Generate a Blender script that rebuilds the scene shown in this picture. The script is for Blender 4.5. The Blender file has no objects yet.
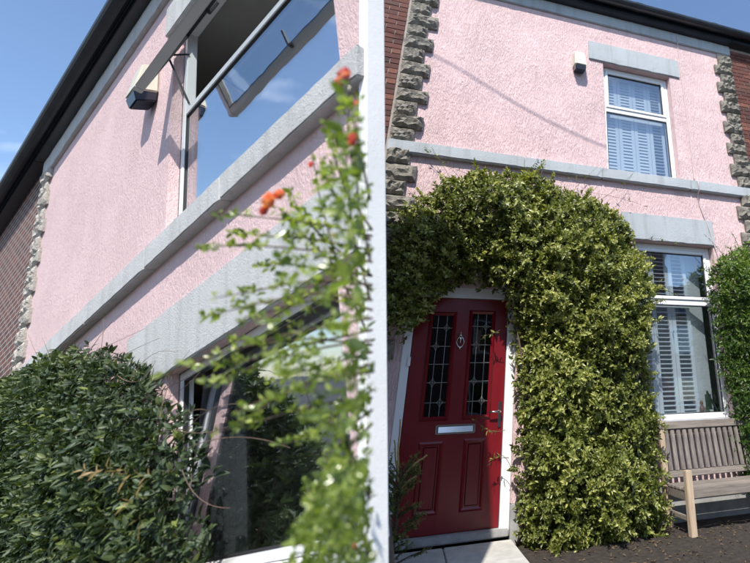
import bpy, bmesh, math, random
import numpy as np
from mathutils import Matrix, Vector

random.seed(7)
rng = np.random.default_rng(11)
scene = bpy.context.scene
col = scene.collection

# ------------------------------------------------------------------ camera
# The photograph is a pair of views of one pink terraced house. Right-hand house: world axes
# (X along the front, Y into the wall, Z up, ground at 0). The left-hand house front stands nearer,
# turned and leaning in its own frame ML.
EYE, DIST_R, DIST_L = 1.15, 5.2, 1.24
PP, FOC = np.array([600.0, 200.0]), 473.81


def norm(v):
    v = np.array(v, float)
    return v / np.linalg.norm(v)


DR = norm([1950 - 600, 355 - 200, FOC])
UR = norm([560 - 600, -900 - 200, FOC])
NR = -np.cross(DR, UR) if np.cross(DR, UR)[2] > 0 else np.cross(DR, UR)
NR = norm(NR)
DL = norm([-284 - 600, 661 - 200, FOC])
UL = norm([230 - 600, -996.49 - 200, FOC])
NL = norm(np.cross(DL, UL))
if NL[2] > 0:
    NL = -NL
CAM = np.array([0.0, -DIST_R, EYE])


def c2w(v):                                   # camera vector (x right, y down, z ahead) to world
    v = np.asarray(v, float)
    return np.array([v @ DR, -(v @ NR), v @ UR])


LX, LY, LZ = c2w(-DL), c2w(-NL), c2w(UL)
LO = CAM + LY * DIST_L                        # origin of the left frame: foot of the camera on that wall
ML = Matrix(((LX[0], LY[0], LZ[0], LO[0]), (LX[1], LY[1], LZ[1], LO[1]), (LX[2], LY[2], LZ[2], LO[2]), (0, 0, 0, 1)))
MR = Matrix.Identity(4)

cam_data = bpy.data.cameras.new("camera")
cam = bpy.data.objects.new("camera", cam_data)
col.objects.link(cam)
cx, cy, cz = c2w([1, 0, 0]), c2w([0, -1, 0]), c2w([0, 0, -1])
cam.matrix_world = Matrix(((cx[0], cy[0], cz[0], CAM[0]), (cx[1], cy[1], cz[1], CAM[1]), (cx[2], cy[2], cz[2], CAM[2]), (0, 0, 0, 1)))
cam_data.sensor_fit = 'HORIZONTAL'
cam_data.sensor_width = 36.0
cam_data.lens = FOC / 750 * 36
cam_data.shift_x = (375 - 600) / 750
cam_data.shift_y = -(281.5 - 200) / 750
cam_data.clip_start, cam_data.clip_end = 0.05, 2000
cam_data.dof.use_dof = True
cam_data.dof.focus_distance = 4.6
cam_data.dof.aperture_fstop = 1.6
scene.camera = cam

# ------------------------------------------------------------------ sky, sun, exposure
SUN = norm([-0.25, -0.58, 0.775])
world = bpy.data.worlds.new("World")
scene.world = world
world.use_nodes = True
wn, wl = world.node_tree.nodes, world.node_tree.links
wn.clear()
sky = wn.new('ShaderNodeTexSky')
sky.sky_type = 'NISHITA'
sky.sun_disc = False
sky.sun_elevation = math.asin(SUN[2])
sky.sun_rotation = math.atan2(SUN[0], SUN[1])
sky.altitude = 100
sky.air_density, sky.dust_density, sky.ozone_density = 1.0, 0.5, 3.2
tc = wn.new('ShaderNodeTexCoord')
mp = wn.new('ShaderNodeMapping')
mp.inputs['Scale'].default_value = (2.2, 3.4, 6.0)
mp.inputs['Location'].default_value = (3.1, 1.4, 0.6)
mp.inputs['Rotation'].default_value = (0.3, 0.5, 0.9)
nz = wn.new('ShaderNodeTexNoise')
nz.inputs['Scale'].default_value = 2.6
nz.inputs['Detail'].default_value = 7
nz.inputs['Distortion'].default_value = 0.6
rp = wn.new('ShaderNodeValToRGB')
rp.color_ramp.elements[0].position, rp.color_ramp.elements[1].position = 0.58, 0.90
rp.color_ramp.elements[1].color = (0.45, 0.45, 0.45, 1)
mx = wn.new('ShaderNodeMixRGB')
mx.inputs['Color2'].default_value = (7.5, 8.0, 8.8, 1)
bg = wn.new('ShaderNodeBackground')
bg.inputs['Strength'].default_value = 0.15
wo = wn.new('ShaderNodeOutputWorld')
wl.new(tc.outputs['Generated'], mp.inputs['Vector'])
wl.new(mp.outputs['Vector'], nz.inputs['Vector'])
wl.new(nz.outputs['Fac'], rp.inputs['Fac'])
wl.new(rp.outputs['Color'], mx.inputs['Fac'])
wl.new(sky.outputs['Color'], mx.inputs['Color1'])
wl.new(mx.outputs['Color'], bg.inputs['Color'])
wl.new(bg.outputs['Background'], wo.inputs['Surface'])

sun_data = bpy.data.lights.new("sun", 'SUN')
sun_data.energy = 4.2
sun_data.angle = math.radians(0.5)
sun_data.color = (1.0, 0.945, 0.86)
sun = bpy.data.objects.new("sun", sun_data)
col.objects.link(sun)
sun.rotation_euler = Vector(SUN).to_track_quat('Z', 'Y').to_euler()
sun.location = (0, -8, 12)

vs = scene.view_settings
vs.view_transform = 'Standard'
vs.look = 'None'
vs.exposure = 0.66
vs.gamma = 1.0
vs.use_curve_mapping = False
scene.cycles.max_bounces = 8
scene.cycles.transparent_max_bounces = 16
scene.cycles.use_denoising = True

# ------------------------------------------------------------------ pixel helpers (750 x 563 photograph)


def rW(px, py, Y=0.0):                        # world point of a pixel on the plane Y of the right house
    v = c2w([px - PP[0], py - PP[1], FOC])
    return CAM + v * ((Y + DIST_R) / v[1])


def rWz(px, py, Z):
    v = c2w([px - PP[0], py - PP[1], FOC])
    return CAM + v * ((Z - EYE) / v[2])


def lray(px, py):
    r = np.array([px - PP[0], py - PP[1], FOC])
    return np.array([-(r @ DL), -(r @ NL), r @ UL])


def lP(px, py, Y=0.0):                        # left-frame point of a pixel on its plane Y (camera at (0,-DIST_L,0))
    c = lray(px, py)
    return np.array([0, -DIST_L, 0]) + c * ((DIST_L + Y) / c[1])


def lD(px, py, depth):                        # left-frame point of a pixel at a distance ahead of the camera
    return np.array([0, -DIST_L, 0]) + lray(px, py) * (depth / FOC)


# ------------------------------------------------------------------ materials


def new_mat(name):
    m = bpy.data.materials.new(name)
    m.use_nodes = True
    nt = m.node_tree
    return m, nt.nodes, nt.links, nt.nodes['Principled BSDF']


def noise(n, l, scale, detail=4, vec=None, rough=0.55, dist=0.0):
    t = n.new('ShaderNodeTexNoise')
    t.inputs['Scale'].default_value = scale
    t.inputs['Detail'].default_value = detail
    t.inputs['Roughness'].default_value = rough
    t.inputs['Distortion'].default_value = dist
    if vec is not None:
        l.new(vec, t.inputs['Vector'])
    return t


def ramp(n, l, src, stops):
    r = n.new('ShaderNodeValToRGB')
    e = r.color_ramp.elements
    while len(e) < len(stops):
        e.new(0.5)
    for k, (p, c) in enumerate(stops):
        e[k].position = p
        e[k].color = (c[0], c[1], c[2], 1)
    l.new(src, r.inputs['Fac'])
    return r


def coords(n, l, scale=(1, 1, 1)):
    t = n.new('ShaderNodeTexCoord')
    m = n.new('ShaderNodeMapping')
    m.inputs['Scale'].default_value = scale
    l.new(t.outputs['Object'], m.inputs['Vector'])
    return m.outputs['Vector']


def bump(n, l, height, bs, strength, dist):
    b = n.new('ShaderNodeBump')
    b.inputs['Strength'].default_value = strength
    b.inputs['Distance'].default_value = dist
    l.new(height, b.inputs['Height'])
    l.new(b.outputs['Normal'], bs.inputs['Normal'])
    return b


def math_node(n, l, op, a, b):
    m = n.new('ShaderNodeMath')
    m.operation = op
    for k, v in enumerate((a, b)):
        if isinstance(v, (int, float)):
            m.inputs[k].default_value = v
        else:
            l.new(v, m.inputs[k])
    return m.outputs[0]


def simple(name, c, rough=0.6, var=0.12, scale=12, metal=0.0, bstr=0.15, bdist=0.004, spec=0.5, stretch=(1, 1, 1)):
    m, n, l, b = new_mat(name)
    v = coords(n, l, stretch)
    t = noise(n, l, scale, 5, v)
    lo = [x * (1 - var) for x in c]
    hi = [min(1, x * (1 + var)) for x in c]
    r = ramp(n, l, t.outputs['Fac'], [(0.3, lo), (0.7, hi)])
    l.new(r.outputs['Color'], b.inputs['Base Color'])
    b.inputs['Roughness'].default_value = rough
    b.inputs['Metallic'].default_value = metal
    b.inputs['Specular IOR Level'].default_value = spec
    if bstr > 0:
        t2 = noise(n, l, scale * 5, 4, v)
        bump(n, l, t2.outputs['Fac'], b, bstr, bdist)
    return m


def roughcast(name, c, cell=26, dist=0.03, strength=0.8, stain=(0.75, 0.72, 0.72), stretch=0.42, stainfac=0.45):
    """Hand-thrown render: drips and lumps of uneven size, trowelled patches, weathered paint."""
    m, n, l, b = new_mat(name)
    w = coords(n, l)
    wrp = noise(n, l, 2.0, 3, w)
    va = n.new('ShaderNodeVectorMath')
    va.operation = 'MULTIPLY_ADD'
    va.inputs[1].default_value = (0.10, 0.10, 0.10)
    l.new(wrp.outputs['Color'], va.inputs[0])
    l.new(w, va.inputs[2])
    mpn = n.new('ShaderNodeMapping')
    mpn.inputs['Scale'].default_value = (1.0, 1.0, stretch)
    l.new(va.outputs[0], mpn.inputs['Vector'])
    v = mpn.outputs['Vector']
    lump = noise(n, l, cell, 4, v, 0.6, 0.0)
    fine = noise(n, l, cell * 2.7, 3, v, 0.6)
    grit = noise(n, l, cell * 6, 2, w, 0.5)
    pts = ramp(n, l, fine.outputs['Fac'], [(0.45, (0, 0, 0)), (0.68, (1, 1, 1))])
    patch = noise(n, l, 1.7, 4, w, 0.6)
    amp = ramp(n, l, patch.outputs['Fac'], [(0.35, (0.6, 0.6, 0.6)), (0.62, (1, 1, 1))])
    h = math_node(n, l, 'ADD', math_node(n, l, 'MULTIPLY', lump.outputs['Fac'], 0.9), math_node(n, l, 'MULTIPLY', pts.outputs['Color'], 0.30))
    h = math_node(n, l, 'MULTIPLY', h, amp.outputs['Color'])
    h = math_node(n, l, 'ADD', h, math_node(n, l, 'MULTIPLY', grit.outputs['Fac'], 0.08))
    bump(n, l, h, b, strength, dist)
    big = noise(n, l, 1.3, 7, w, 0.65)
    drip = noise(n, l, 3.0, 6, coords(n, l, (3.4, 3.4, 0.30)), 0.65)
    spot = noise(n, l, 9.0, 6, w, 0.7)
    r1 = ramp(n, l, big.outputs['Fac'], [(0.32, [x * 0.91 for x in c]), (0.5, [x * 0.97 for x in c]), (0.68, [min(1, x * 1.04) for x in c])])
    r2 = ramp(n, l, drip.outputs['Fac'], [(0.32, stain), (0.52, (1, 1, 1))])
    r3 = ramp(n, l, spot.outputs['Fac'], [(0.27, stain), (0.40, (1, 1, 1))])
    prev = r1.outputs['Color']
    for rr_, fac in ((r2, stainfac), (r3, stainfac * 0.8)):
        mm = n.new('ShaderNodeMixRGB')
        mm.blend_type = 'MULTIPLY'
        mm.inputs['Fac'].default_value = fac
        l.new(prev, mm.inputs['Color1'])
        l.new(rr_.outputs['Color'], mm.inputs['Color2'])
        prev = mm.outputs['Color']
    l.new(prev, b.inputs['Base Color'])
    b.inputs['Roughness'].default_value = 0.8
    b.inputs['Specular IOR Level'].default_value = 0.25
    return m


def brick_mat(name, shades):
    m, n, l, b = new_mat(name)
    oi = n.new('ShaderNodeObjectInfo')
    r = ramp(n, l, oi.outputs['Random'], [(k / (len(shades) - 1), s) for k, s in enumerate(shades)])
    v = coords(n, l)
    t = noise(n, l, 40, 5, v)
    g = ramp(n, l, t.outputs['Fac'], [(0.3, (0.6, 0.6, 0.6)), (0.65, (1.1, 1.1, 1.1))])
    mm = n.new('ShaderNodeMixRGB')
    mm.blend_type = 'MULTIPLY'
    mm.inputs['Fac'].default_value = 0.8
    l.new(r.outputs['Color'], mm.inputs['Color1'])
    l.new(g.outputs['Color'], mm.inputs['Color2'])
    l.new(mm.outputs['Color'], b.inputs['Base Color'])
    b.inputs['Roughness'].default_value = 0.85
    bump(n, l, t.outputs['Fac'], b, 0.4, 0.006)
    return m


def far_brick(name):
    m, n, l, b = new_mat(name)
    tcn = n.new('ShaderNodeTexCoord')
    sp = n.new('ShaderNodeSeparateXYZ')
    cb = n.new('ShaderNodeCombineXYZ')
    l.new(tcn.outputs['Object'], sp.inputs[0])
    l.new(sp.outputs['X'], cb.inputs['X'])
    l.new(sp.outputs['Z'], cb.inputs['Y'])
    bt = n.new('ShaderNodeTexBrick')
    bt.inputs['Color1'].default_value = (0.16, 0.06, 0.045, 1)
    bt.inputs['Color2'].default_value = (0.09, 0.04, 0.035, 1)
    bt.inputs['Mortar'].default_value = (0.3, 0.28, 0.26, 1)
    bt.inputs['Scale'].default_value = 1.0
    bt.inputs['Brick Width'].default_value = 0.225
    bt.inputs['Row Height'].default_value = 0.075
    bt.inputs['Mortar Size'].default_value = 0.009
    l.new(cb.outputs[0], bt.inputs['Vector'])
    l.new(bt.outputs['Color'], b.inputs['Base Color'])
    b.inputs['Roughness'].default_value = 0.85
    return m


def glass_mat(name, ior=1.8, tint=(0.78, 0.84, 0.86), base=0.0):
    m, n, l, b = new_mat(name)
    n.remove(b)
    out = n['Material Output']
    tr = n.new('ShaderNodeBsdfTransparent')
    tr.inputs['Color'].default_value = (*tint, 1)
    gl = n.new('ShaderNodeBsdfGlossy')
    gl.inputs['Roughness'].default_value = 0.012
    gl.inputs['Color'].default_value = (0.95, 0.97, 1.0, 1)
    lw = n.new('ShaderNodeLayerWeight')
    lw.inputs['Blend'].default_value = 0.5
    f0 = ((ior - 1) / (ior + 1)) ** 2 + base
    f = math_node(n, l, 'ADD', math_node(n, l, 'MULTIPLY', math_node(n, l, 'POWER', lw.outputs['Facing'], 5.0), 1 - f0), f0)
    mix = n.new('ShaderNodeMixShader')
    wv = noise(n, l, 2.3, 2, coords(n, l))
    bp = n.new('ShaderNodeBump')
    bp.inputs['Strength'].default_value = 0.25
    bp.inputs['Distance'].default_value = 0.006
    l.new(wv.outputs['Fac'], bp.inputs['Height'])
    l.new(bp.outputs['Normal'], gl.inputs['Normal'])
    l.new(f, mix.inputs['Fac'])
    l.new(tr.outputs[0], mix.inputs[1])
    l.new(gl.outputs[0], mix.inputs[2])
    l.new(mix.outputs[0], out.inputs['Surface'])
    return m


def leaf_mat(name, dark, mid, tip, rough=0.38, trans=0.3, spec=0.5):
    m, n, l, b = new_mat(name)
    at = n.new('ShaderNodeAttribute')
    at.attribute_name = 'tint'
    r = ramp(n, l, at.outputs['Fac'], [(0.0, dark), (0.55, mid), (1.0, tip)])
    l.new(r.outputs['Color'], b.inputs['Base Color'])
    b.inputs['Roughness'].default_value = rough
    b.inputs['Specular IOR Level'].default_value = spec
    tl = n.new('ShaderNodeBsdfTranslucent')
    br = n.new('ShaderNodeMixRGB')
    br.blend_type = 'MULTIPLY'
    br.inputs['Fac'].default_value = 1
    br.inputs['Color2'].default_value = (1.5, 1.6, 0.6, 1)
    l.new(r.outputs['Color'], br.inputs['Color1'])
    l.new(br.outputs['Color'], tl.inputs['Color'])
    mix = n.new('ShaderNodeMixShader')
    mix.inputs['Fac'].default_value = trans
    l.new(b.outputs[0], mix.inputs[1])
    l.new(tl.outputs[0], mix.inputs[2])
    l.new(mix.outputs[0], n['Material Output'].inputs['Surface'])
    return m


def wood_mat(name, c1, c2, axis=0):
    m, n, l, b = new_mat(name)
    sc = [18, 18, 18]
    sc[axis] = 1.2
    v = coords(n, l, tuple(sc))
    t = noise(n, l, 3.0, 6, v, 0.65, 0.4)
    r = ramp(n, l, t.outputs['Fac'], [(0.3, c1), (0.7, c2)])
    oi = n.new('ShaderNodeObjectInfo')
    hs = n.new('ShaderNodeHueSaturation')
    l.new(math_node(n, l, 'ADD', math_node(n, l, 'MULTIPLY', oi.outputs['Random'], 0.35), 0.8), hs.inputs['Value'])
    l.new(r.outputs['Color'], hs.inputs['Color'])
    l.new(hs.outputs['Color'], b.inputs['Base Color'])
    b.inputs['Roughness'].default_value = 0.8
    bump(n, l, t.outputs['Fac'], b, 0.5, 0.004)
    return m


PINK = (0.78, 0.575, 0.575)
M = {
    'pink': roughcast('pink_roughcast', PINK, 44, 0.036, 0.8, (0.80, 0.76, 0.76), 0.20, 0.25),
    'pink_left': roughcast('pink_roughcast_near', PINK, 60, 0.022, 0.75, (0.86, 0.82, 0.82), 0.28, 0.22),
    'paint_grey': roughcast('pale_grey_masonry_paint', (0.42, 0.455, 0.48), 70, 0.010, 0.6, (0.6, 0.6, 0.57), 0.9, 0.5),
    'paint_pale': roughcast('weathered_white_masonry_paint', (0.58, 0.585, 0.58), 75, 0.012, 0.7, (0.6, 0.6, 0.58), 0.85, 0.4),
    'white_gap_pier': roughcast('white_masonry_paint', (0.86, 0.86, 0.85), 50, 0.004, 0.3, (0.9, 0.89, 0.88), 0.9, 0.3),
    'stone': simple('quoin_stone', (0.21, 0.195, 0.165), 0.9, 0.45, 14, bstr=0.7, bdist=0.02),
    'stone_pale': simple('pale_quoin_stone', (0.40, 0.37, 0.33), 0.9, 0.4, 14, bstr=0.7, bdist=0.02),
    'mortar': simple('lime_mortar', (0.34, 0.30, 0.27), 0.95, 0.2, 20, bstr=0.5, bdist=0.008),
    'brick': brick_mat('red_brown_brick', [(0.05, 0.022, 0.02), (0.13, 0.04, 0.028), (0.09, 0.03, 0.025), (0.2, 0.075, 0.05), (0.07, 0.035, 0.03)]),
    'brick_far': far_brick('distant_brick'),
    'upvc': simple('white_upvc', (0.78, 0.79, 0.80), 0.3, 0.03, 3, bstr=0.03, bdist=0.002),
    'upvc_shaded': simple('shaded_sash_frame', (0.50, 0.51, 0.52), 0.35, 0.05, 3, bstr=0.03, bdist=0.002),  # darker copy of the white frame, shade put into its colour
    'gasket': simple('black_gasket', (0.02, 0.02, 0.022), 0.5, 0.1, 4, bstr=0),
    'glass': glass_mat('window_glass', 1.6, (0.93, 0.96, 0.97), 0.12),
    'glass_left': glass_mat('window_glass_near', 1.9, (0.85, 0.88, 0.9), 0.36),
    'door_glass': glass_mat('dark_door_glass', 1.55, (0.16, 0.18, 0.18), 0.0),
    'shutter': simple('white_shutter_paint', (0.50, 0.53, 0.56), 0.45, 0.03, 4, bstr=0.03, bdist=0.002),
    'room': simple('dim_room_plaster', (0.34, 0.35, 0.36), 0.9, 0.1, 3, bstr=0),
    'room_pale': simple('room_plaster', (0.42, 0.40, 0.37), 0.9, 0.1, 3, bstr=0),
    'gutter': simple('black_gutter_plastic', (0.022, 0.026, 0.034), 0.38, 0.3, 4, bstr=0.1, bdist=0.003),
    'slate': simple('grey_roof_slate', (0.06, 0.065, 0.075), 0.6, 0.3, 6, bstr=0.3, bdist=0.01),
    'door_red': simple('deep_red_door_paint', (0.15, 0.005, 0.010), 0.30, 0.12, 3, bstr=0.16, bdist=0.0015, stretch=(6, 6, 0.6)),
    'chrome': simple('polished_chrome', (0.62, 0.60, 0.57), 0.16, 0.05, 4, metal=1.0, bstr=0),
    'lead': simple('grey_lead_came', (0.25, 0.26, 0.26), 0.45, 0.1, 8, metal=0.6, bstr=0),
    'lamp_body': simple('cream_lamp_plastic', (0.58, 0.56, 0.47), 0.45, 0.08, 5, bstr=0.05, bdist=0.002),
    'lamp_lens': simple('dark_lamp_lens', (0.015, 0.02, 0.035), 0.12, 0.1, 5, bstr=0),
    'cable': simple('pale_cable_sheath', (0.55, 0.46, 0.47), 0.5, 0.1, 6, bstr=0),
    'wire': simple('black_wire', (0.02, 0.02, 0.02), 0.5, 0.1, 6, bstr=0),
    'bark': simple('brown_twig_bark', (0.10, 0.07, 0.045), 0.85, 0.3, 20, bstr=0.4, bdist=0.004),
    'twig_pale': simple('dry_tendril', (0.13, 0.085, 0.06), 0.8, 0.3, 20, bstr=0),
    'bud_stem': simple('golden_new_shoot', (0.36, 0.26, 0.10), 0.7, 0.3, 30, bstr=0.2, bdist=0.003),
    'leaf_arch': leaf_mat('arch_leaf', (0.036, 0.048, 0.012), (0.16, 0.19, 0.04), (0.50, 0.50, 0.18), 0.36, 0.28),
    'leaf_right': leaf_mat('fine_climber_leaf', (0.022, 0.05, 0.012), (0.065, 0.125, 0.022), (0.20, 0.28, 0.05), 0.4, 0.3),
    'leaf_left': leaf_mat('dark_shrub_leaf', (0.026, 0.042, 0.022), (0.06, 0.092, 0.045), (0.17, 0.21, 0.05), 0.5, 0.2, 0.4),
    'leaf_dry': leaf_mat('dry_leaf', (0.09, 0.06, 0.03), (0.16, 0.10, 0.05), (0.25, 0.17, 0.08), 0.7, 0.1),
    'leaf_yellow': leaf_mat('yellowing_leaf', (0.2, 0.14, 0.05), (0.28, 0.20, 0.08), (0.34, 0.26, 0.12), 0.45, 0.3),
    'leaf_flower': leaf_mat('fresh_small_leaf', (0.08, 0.13, 0.03), (0.26, 0.33, 0.07), (0.50, 0.55, 0.22), 0.25, 0.45, 1.0),
    'petal': leaf_mat('coral_petal', (0.80, 0.25, 0.14), (0.88, 0.36, 0.20), (0.9, 0.5, 0.25), 0.5, 0.35),
    'petal_dark': leaf_mat('crimson_petal', (0.60, 0.10, 0.12), (0.78, 0.20, 0.22), (0.88, 0.42, 0.42), 0.5, 0.35),
    'needle': leaf_mat('spruce_needle', (0.03, 0.05, 0.012), (0.09, 0.12, 0.03), (0.26, 0.26, 0.07), 0.5, 0.15),
    'wood': wood_mat('weathered_teak', (0.13, 0.11, 0.095), (0.29, 0.25, 0.215), 0),
    'wood_v': wood_mat('weathered_teak_slat', (0.12, 0.105, 0.095), (0.26, 0.23, 0.205), 2),
    'wood_sunlit': wood_mat('sunlit_teak_post', (0.33, 0.245, 0.17), (0.52, 0.41, 0.30), 2),  # lighter copy of the bench wood, sunlight put into its colour
    'soil': simple('dark_soil', (0.045, 0.035, 0.027), 0.95, 0.5, 18, bstr=0.9, bdist=0.03),
    'paving': simple('pale_concrete_slab', (0.46, 0.45, 0.42), 0.85, 0.15, 10, bstr=0.3, bdist=0.004),
    'joint': simple('paving_bed', (0.20, 0.19, 0.17), 0.95, 0.2, 20, bstr=0.4, bdist=0.006),
    'plinth': simple('grey_cement_plinth', (0.30, 0.30, 0.30), 0.85, 0.2, 8, bstr=0.4, bdist=0.006),
    'asphalt': simple('street_asphalt', (0.055, 0.055, 0.056), 0.9, 0.25, 60, bstr=0.5, bdist=0.006),
    'curtain': simple('grey_curtain_cloth', (0.42, 0.43, 0.44), 0.85, 0.06, 8, bstr=0.05, bdist=0.003),
    'red_cloth': simple('red_cloth', (0.45, 0.02, 0.03), 0.7, 0.2, 14, bstr=0.1),
    'ornament_dark': simple('dark_green_wood', (0.02, 0.035, 0.03), 0.5, 0.2, 14, bstr=0.1),
    'ornament_brown': simple('brown_ornament', (0.13, 0.05, 0.03), 0.5, 0.2, 14, bstr=0.1),
    'cream': simple('cream_render', (0.55, 0.50, 0.42), 0.85, 0.1, 4),
}

# ------------------------------------------------------------------ mesh helpers
BASE = {}


def thing(name, label, cat, base=(0, 0, 0), frame=MR, group=None):
    o = bpy.data.objects.new(name, None)
    o.empty_display_size = 0.1
    col.objects.link(o)
    o.matrix_world = frame @ Matrix.Translation(base)
    o['label'], o['category'] = label, cat
    if group:
        o['group'] = group
    BASE[o.name] = np.array(base, float)
    return o


def tag(o, label, cat, group=None):
    o['label'], o['category'] = label, cat
    if group:
        o['group'] = group


def wear_edges(me):
    """Chipped, slightly wavy arrises on painted stone."""
    bm = bmesh.new()
    bm.from_mesh(me)
    for _ in range(6):
        lg = [e for e in bm.edges if e.calc_length() > 0.12]
        if not lg or len(bm.verts) > 3000:
            break
        bmesh.ops.subdivide_edges(bm, edges=lg, cuts=1, use_grid_fill=True)
    rw = random.Random(len(bm.verts))
    for v in bm.verts:
        if any(e.calc_face_angle(0) > 0.3 for e in v.link_edges if len(e.link_faces) == 2):
            k = 0.006 if rw.random() < 0.12 else 0.002
            v.co += Vector((rw.uniform(-k, k), rw.uniform(0, k), rw.uniform(-k, k)))
    bm.to_mesh(me)
    bm.free()


class MB:
    def __init__(s):
        s.v, s.f, s.n = [], [], 0

    def add(s, verts, faces):
        s.v.append(np.asarray(verts, float).reshape(-1, 3))
        k = s.n
        s.f.extend([tuple(i + k for i in f) for f in faces])
        s.n += len(s.v[-1])
        return s

    def box(s, x0, x1, y0, y1, z0, z1):
        v = [(x0, y0, z0), (x1, y0, z0), (x1, y1, z0), (x0, y1, z0), (x0, y0, z1), (x1, y0, z1), (x1, y1, z1), (x0, y1, z1)]
        f = [(0, 3, 2, 1), (4, 5, 6, 7), (0, 1, 5, 4), (1, 2, 6, 5), (2, 3, 7, 6), (3, 0, 4, 7)]
        return s.add(v, f)

    def hexa(s, lower, upper):
        f = [(0, 3, 2, 1), (4, 5, 6, 7), (0, 1, 5, 4), (1, 2, 6, 5), (2, 3, 7, 6), (3, 0, 4, 7)]
        return s.add(list(lower) + list(upper), f)

    def ring(s, x0, x1, z0, z1, w, y0, y1):      # four bars butted end to end
        s.box(x0, x0 + w, y0, y1, z0, z1)
        s.box(x1 - w, x1, y0, y1, z0, z1)
        s.box(x0 + w, x1 - w, y0, y1, z0, z0 + w)
        return s.box(x0 + w, x1 - w, y0, y1, z1 - w, z1)

    def prism(s, prof, x0, x1):                  # (y,z) profile swept along x
        k = len(prof)
        v = [(x0, y, z) for y, z in prof] + [(x1, y, z) for y, z in prof]
        f = [(i, (i + 1) % k, k + (i + 1) % k, k + i) for i in range(k)]
        f += [tuple(range(k))[::-1], tuple(range(k, 2 * k))]
        return s.add(v, f)

    def tube(s, pts, radii, sides=5):
        pts = np.asarray(pts, float)
        if np.isscalar(radii):
            radii = [radii] * len(pts)
        d = np.gradient(pts, axis=0)
        d /= np.maximum(np.linalg.norm(d, axis=1, keepdims=True), 1e-9)
        a = np.cross(d, [0.31, 0.27, 0.91])
        a /= np.maximum(np.linalg.norm(a, axis=1, keepdims=True), 1e-9)
        b = np.cross(d, a)
        vv = []
        for i in range(len(pts)):
            for k in range(sides):
                t = 2 * math.pi * k / sides
                vv.append(pts[i] + radii[i] * (math.cos(t) * a[i] + math.sin(t) * b[i]))
        f = []
        for i in range(len(pts) - 1):
            for k in range(sides):
                k2 = (k + 1) % sides
                f.append((i * sides + k, i * sides + k2, (i + 1) * sides + k2, (i + 1) * sides + k))
        f.append(tuple(range(sides))[::-1])
        f.append(tuple((len(pts) - 1) * sides + k for k in range(sides)))
        return s.add(vv, f)

    def mesh(s, name, mat, shift=(0, 0, 0), bevel=0.0, smooth=False):
        v = np.concatenate(s.v) - np.asarray(shift, float)
        me = bpy.data.meshes.new(name)
        me.from_pydata(v.tolist(), [], s.f)
        if bevel > 0:
            bm = bmesh.new()
            bm.from_mesh(me)
            bmesh.ops.recalc_face_normals(bm, faces=bm.faces)
            eds = [e for e in bm.edges if len(e.link_faces) == 2 and e.calc_face_angle(0) > 0.6]
            bmesh.ops.bevel(bm, geom=eds, offset=bevel, segments=2, affect='EDGES', clamp_overlap=True)
            bm.to_mesh(me)
            bm.free()
        else:
            bm = bmesh.new()
            bm.from_mesh(me)
            bmesh.ops.recalc_face_normals(bm, faces=bm.faces)
            bm.to_mesh(me)
            bm.free()
        if smooth:
            me.shade_smooth()
        me.materials.append(M[mat])
        me.update()
        return me

    def build(s, name, mat, parent=None, bevel=0.0, smooth=False):
        worn = name in ('band_stone', 'lintel', 'cornice')
        base = np.zeros(3)
        p = parent
        while p is not None:
            if p.name in BASE:
                base = BASE[p.name]
            p = p.parent
        me = s.mesh(name, mat, base, bevel, smooth)
        if worn:
            wear_edges(me)
        o = bpy.data.objects.new(name, me)
        col.objects.link(o)
        if parent is not None:
            o.parent = parent
        return o


def place(name, me, parent, loc, scale=None, rot=None):
    base = np.zeros(3)
    p = parent
    while p is not None:
        if p.name in BASE:
            base = BASE[p.name]
        p = p.parent
    o = bpy.data.objects.new(name, me)
    col.objects.link(o)
    o.parent = parent
    o.location = np.asarray(loc, float) - base
    if scale is not None:
        o.scale = scale
    if rot is not None:
        o.rotation_euler = rot
    return o


def wall_holes(x0, x1, z0, z1, holes, depth, clampx=None, sub=1):
    """Front sheet with openings, their reveals and outer edges, as one shell."""
    xs = sorted({x0, x1, *[h[0] for h in holes], *[h[1] for h in holes]})
    zs = sorted({z0, z1, *[h[2] for h in holes], *[h[3] for h in holes]})

    def solid(i, k):
        if i < 0 or k < 0 or i >= len(xs) - 1 or k >= len(zs) - 1:
            return False
        mxx, mzz = (xs[i] + xs[i + 1]) / 2, (zs[k] + zs[k + 1]) / 2
        return not any(h[0] < mxx < h[1] and h[2] < mzz < h[3] for h in holes)

    def X(i, k):
        if not clampx:
            return xs[i]
        return clampx(zs[k]) if i == len(xs) - 1 else min(xs[i], clampx(zs[k]) - 0.0005 * (len(xs) - i))
    mb = MB()
    for i in range(len(xs) - 1):
        for k in range(len(zs) - 1):
            if not solid(i, k):
                continue
            a, b, c, d = (X(i, k), zs[k]), (X(i + 1, k), zs[k]), (X(i + 1, k + 1), zs[k + 1]), (X(i, k + 1), zs[k + 1])
            mb.add([(p[0], 0, p[1]) for p in (a, b, c, d)], [(0, 1, 2, 3)])
            mb.add([(p[0], depth, p[1]) for p in (a, b, c, d)], [(0, 3, 2, 1)])
            for (di, dk, p, q) in ((-1, 0, a, d), (1, 0, b, c), (0, -1, a, b), (0, 1, d, c)):
                if not solid(i + di, k + dk):
                    mb.add([(p[0], 0, p[1]), (q[0], 0, q[1]), (q[0], depth, q[1]), (p[0], depth, p[1])], [(0, 1, 2, 3)])
    return mb


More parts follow.
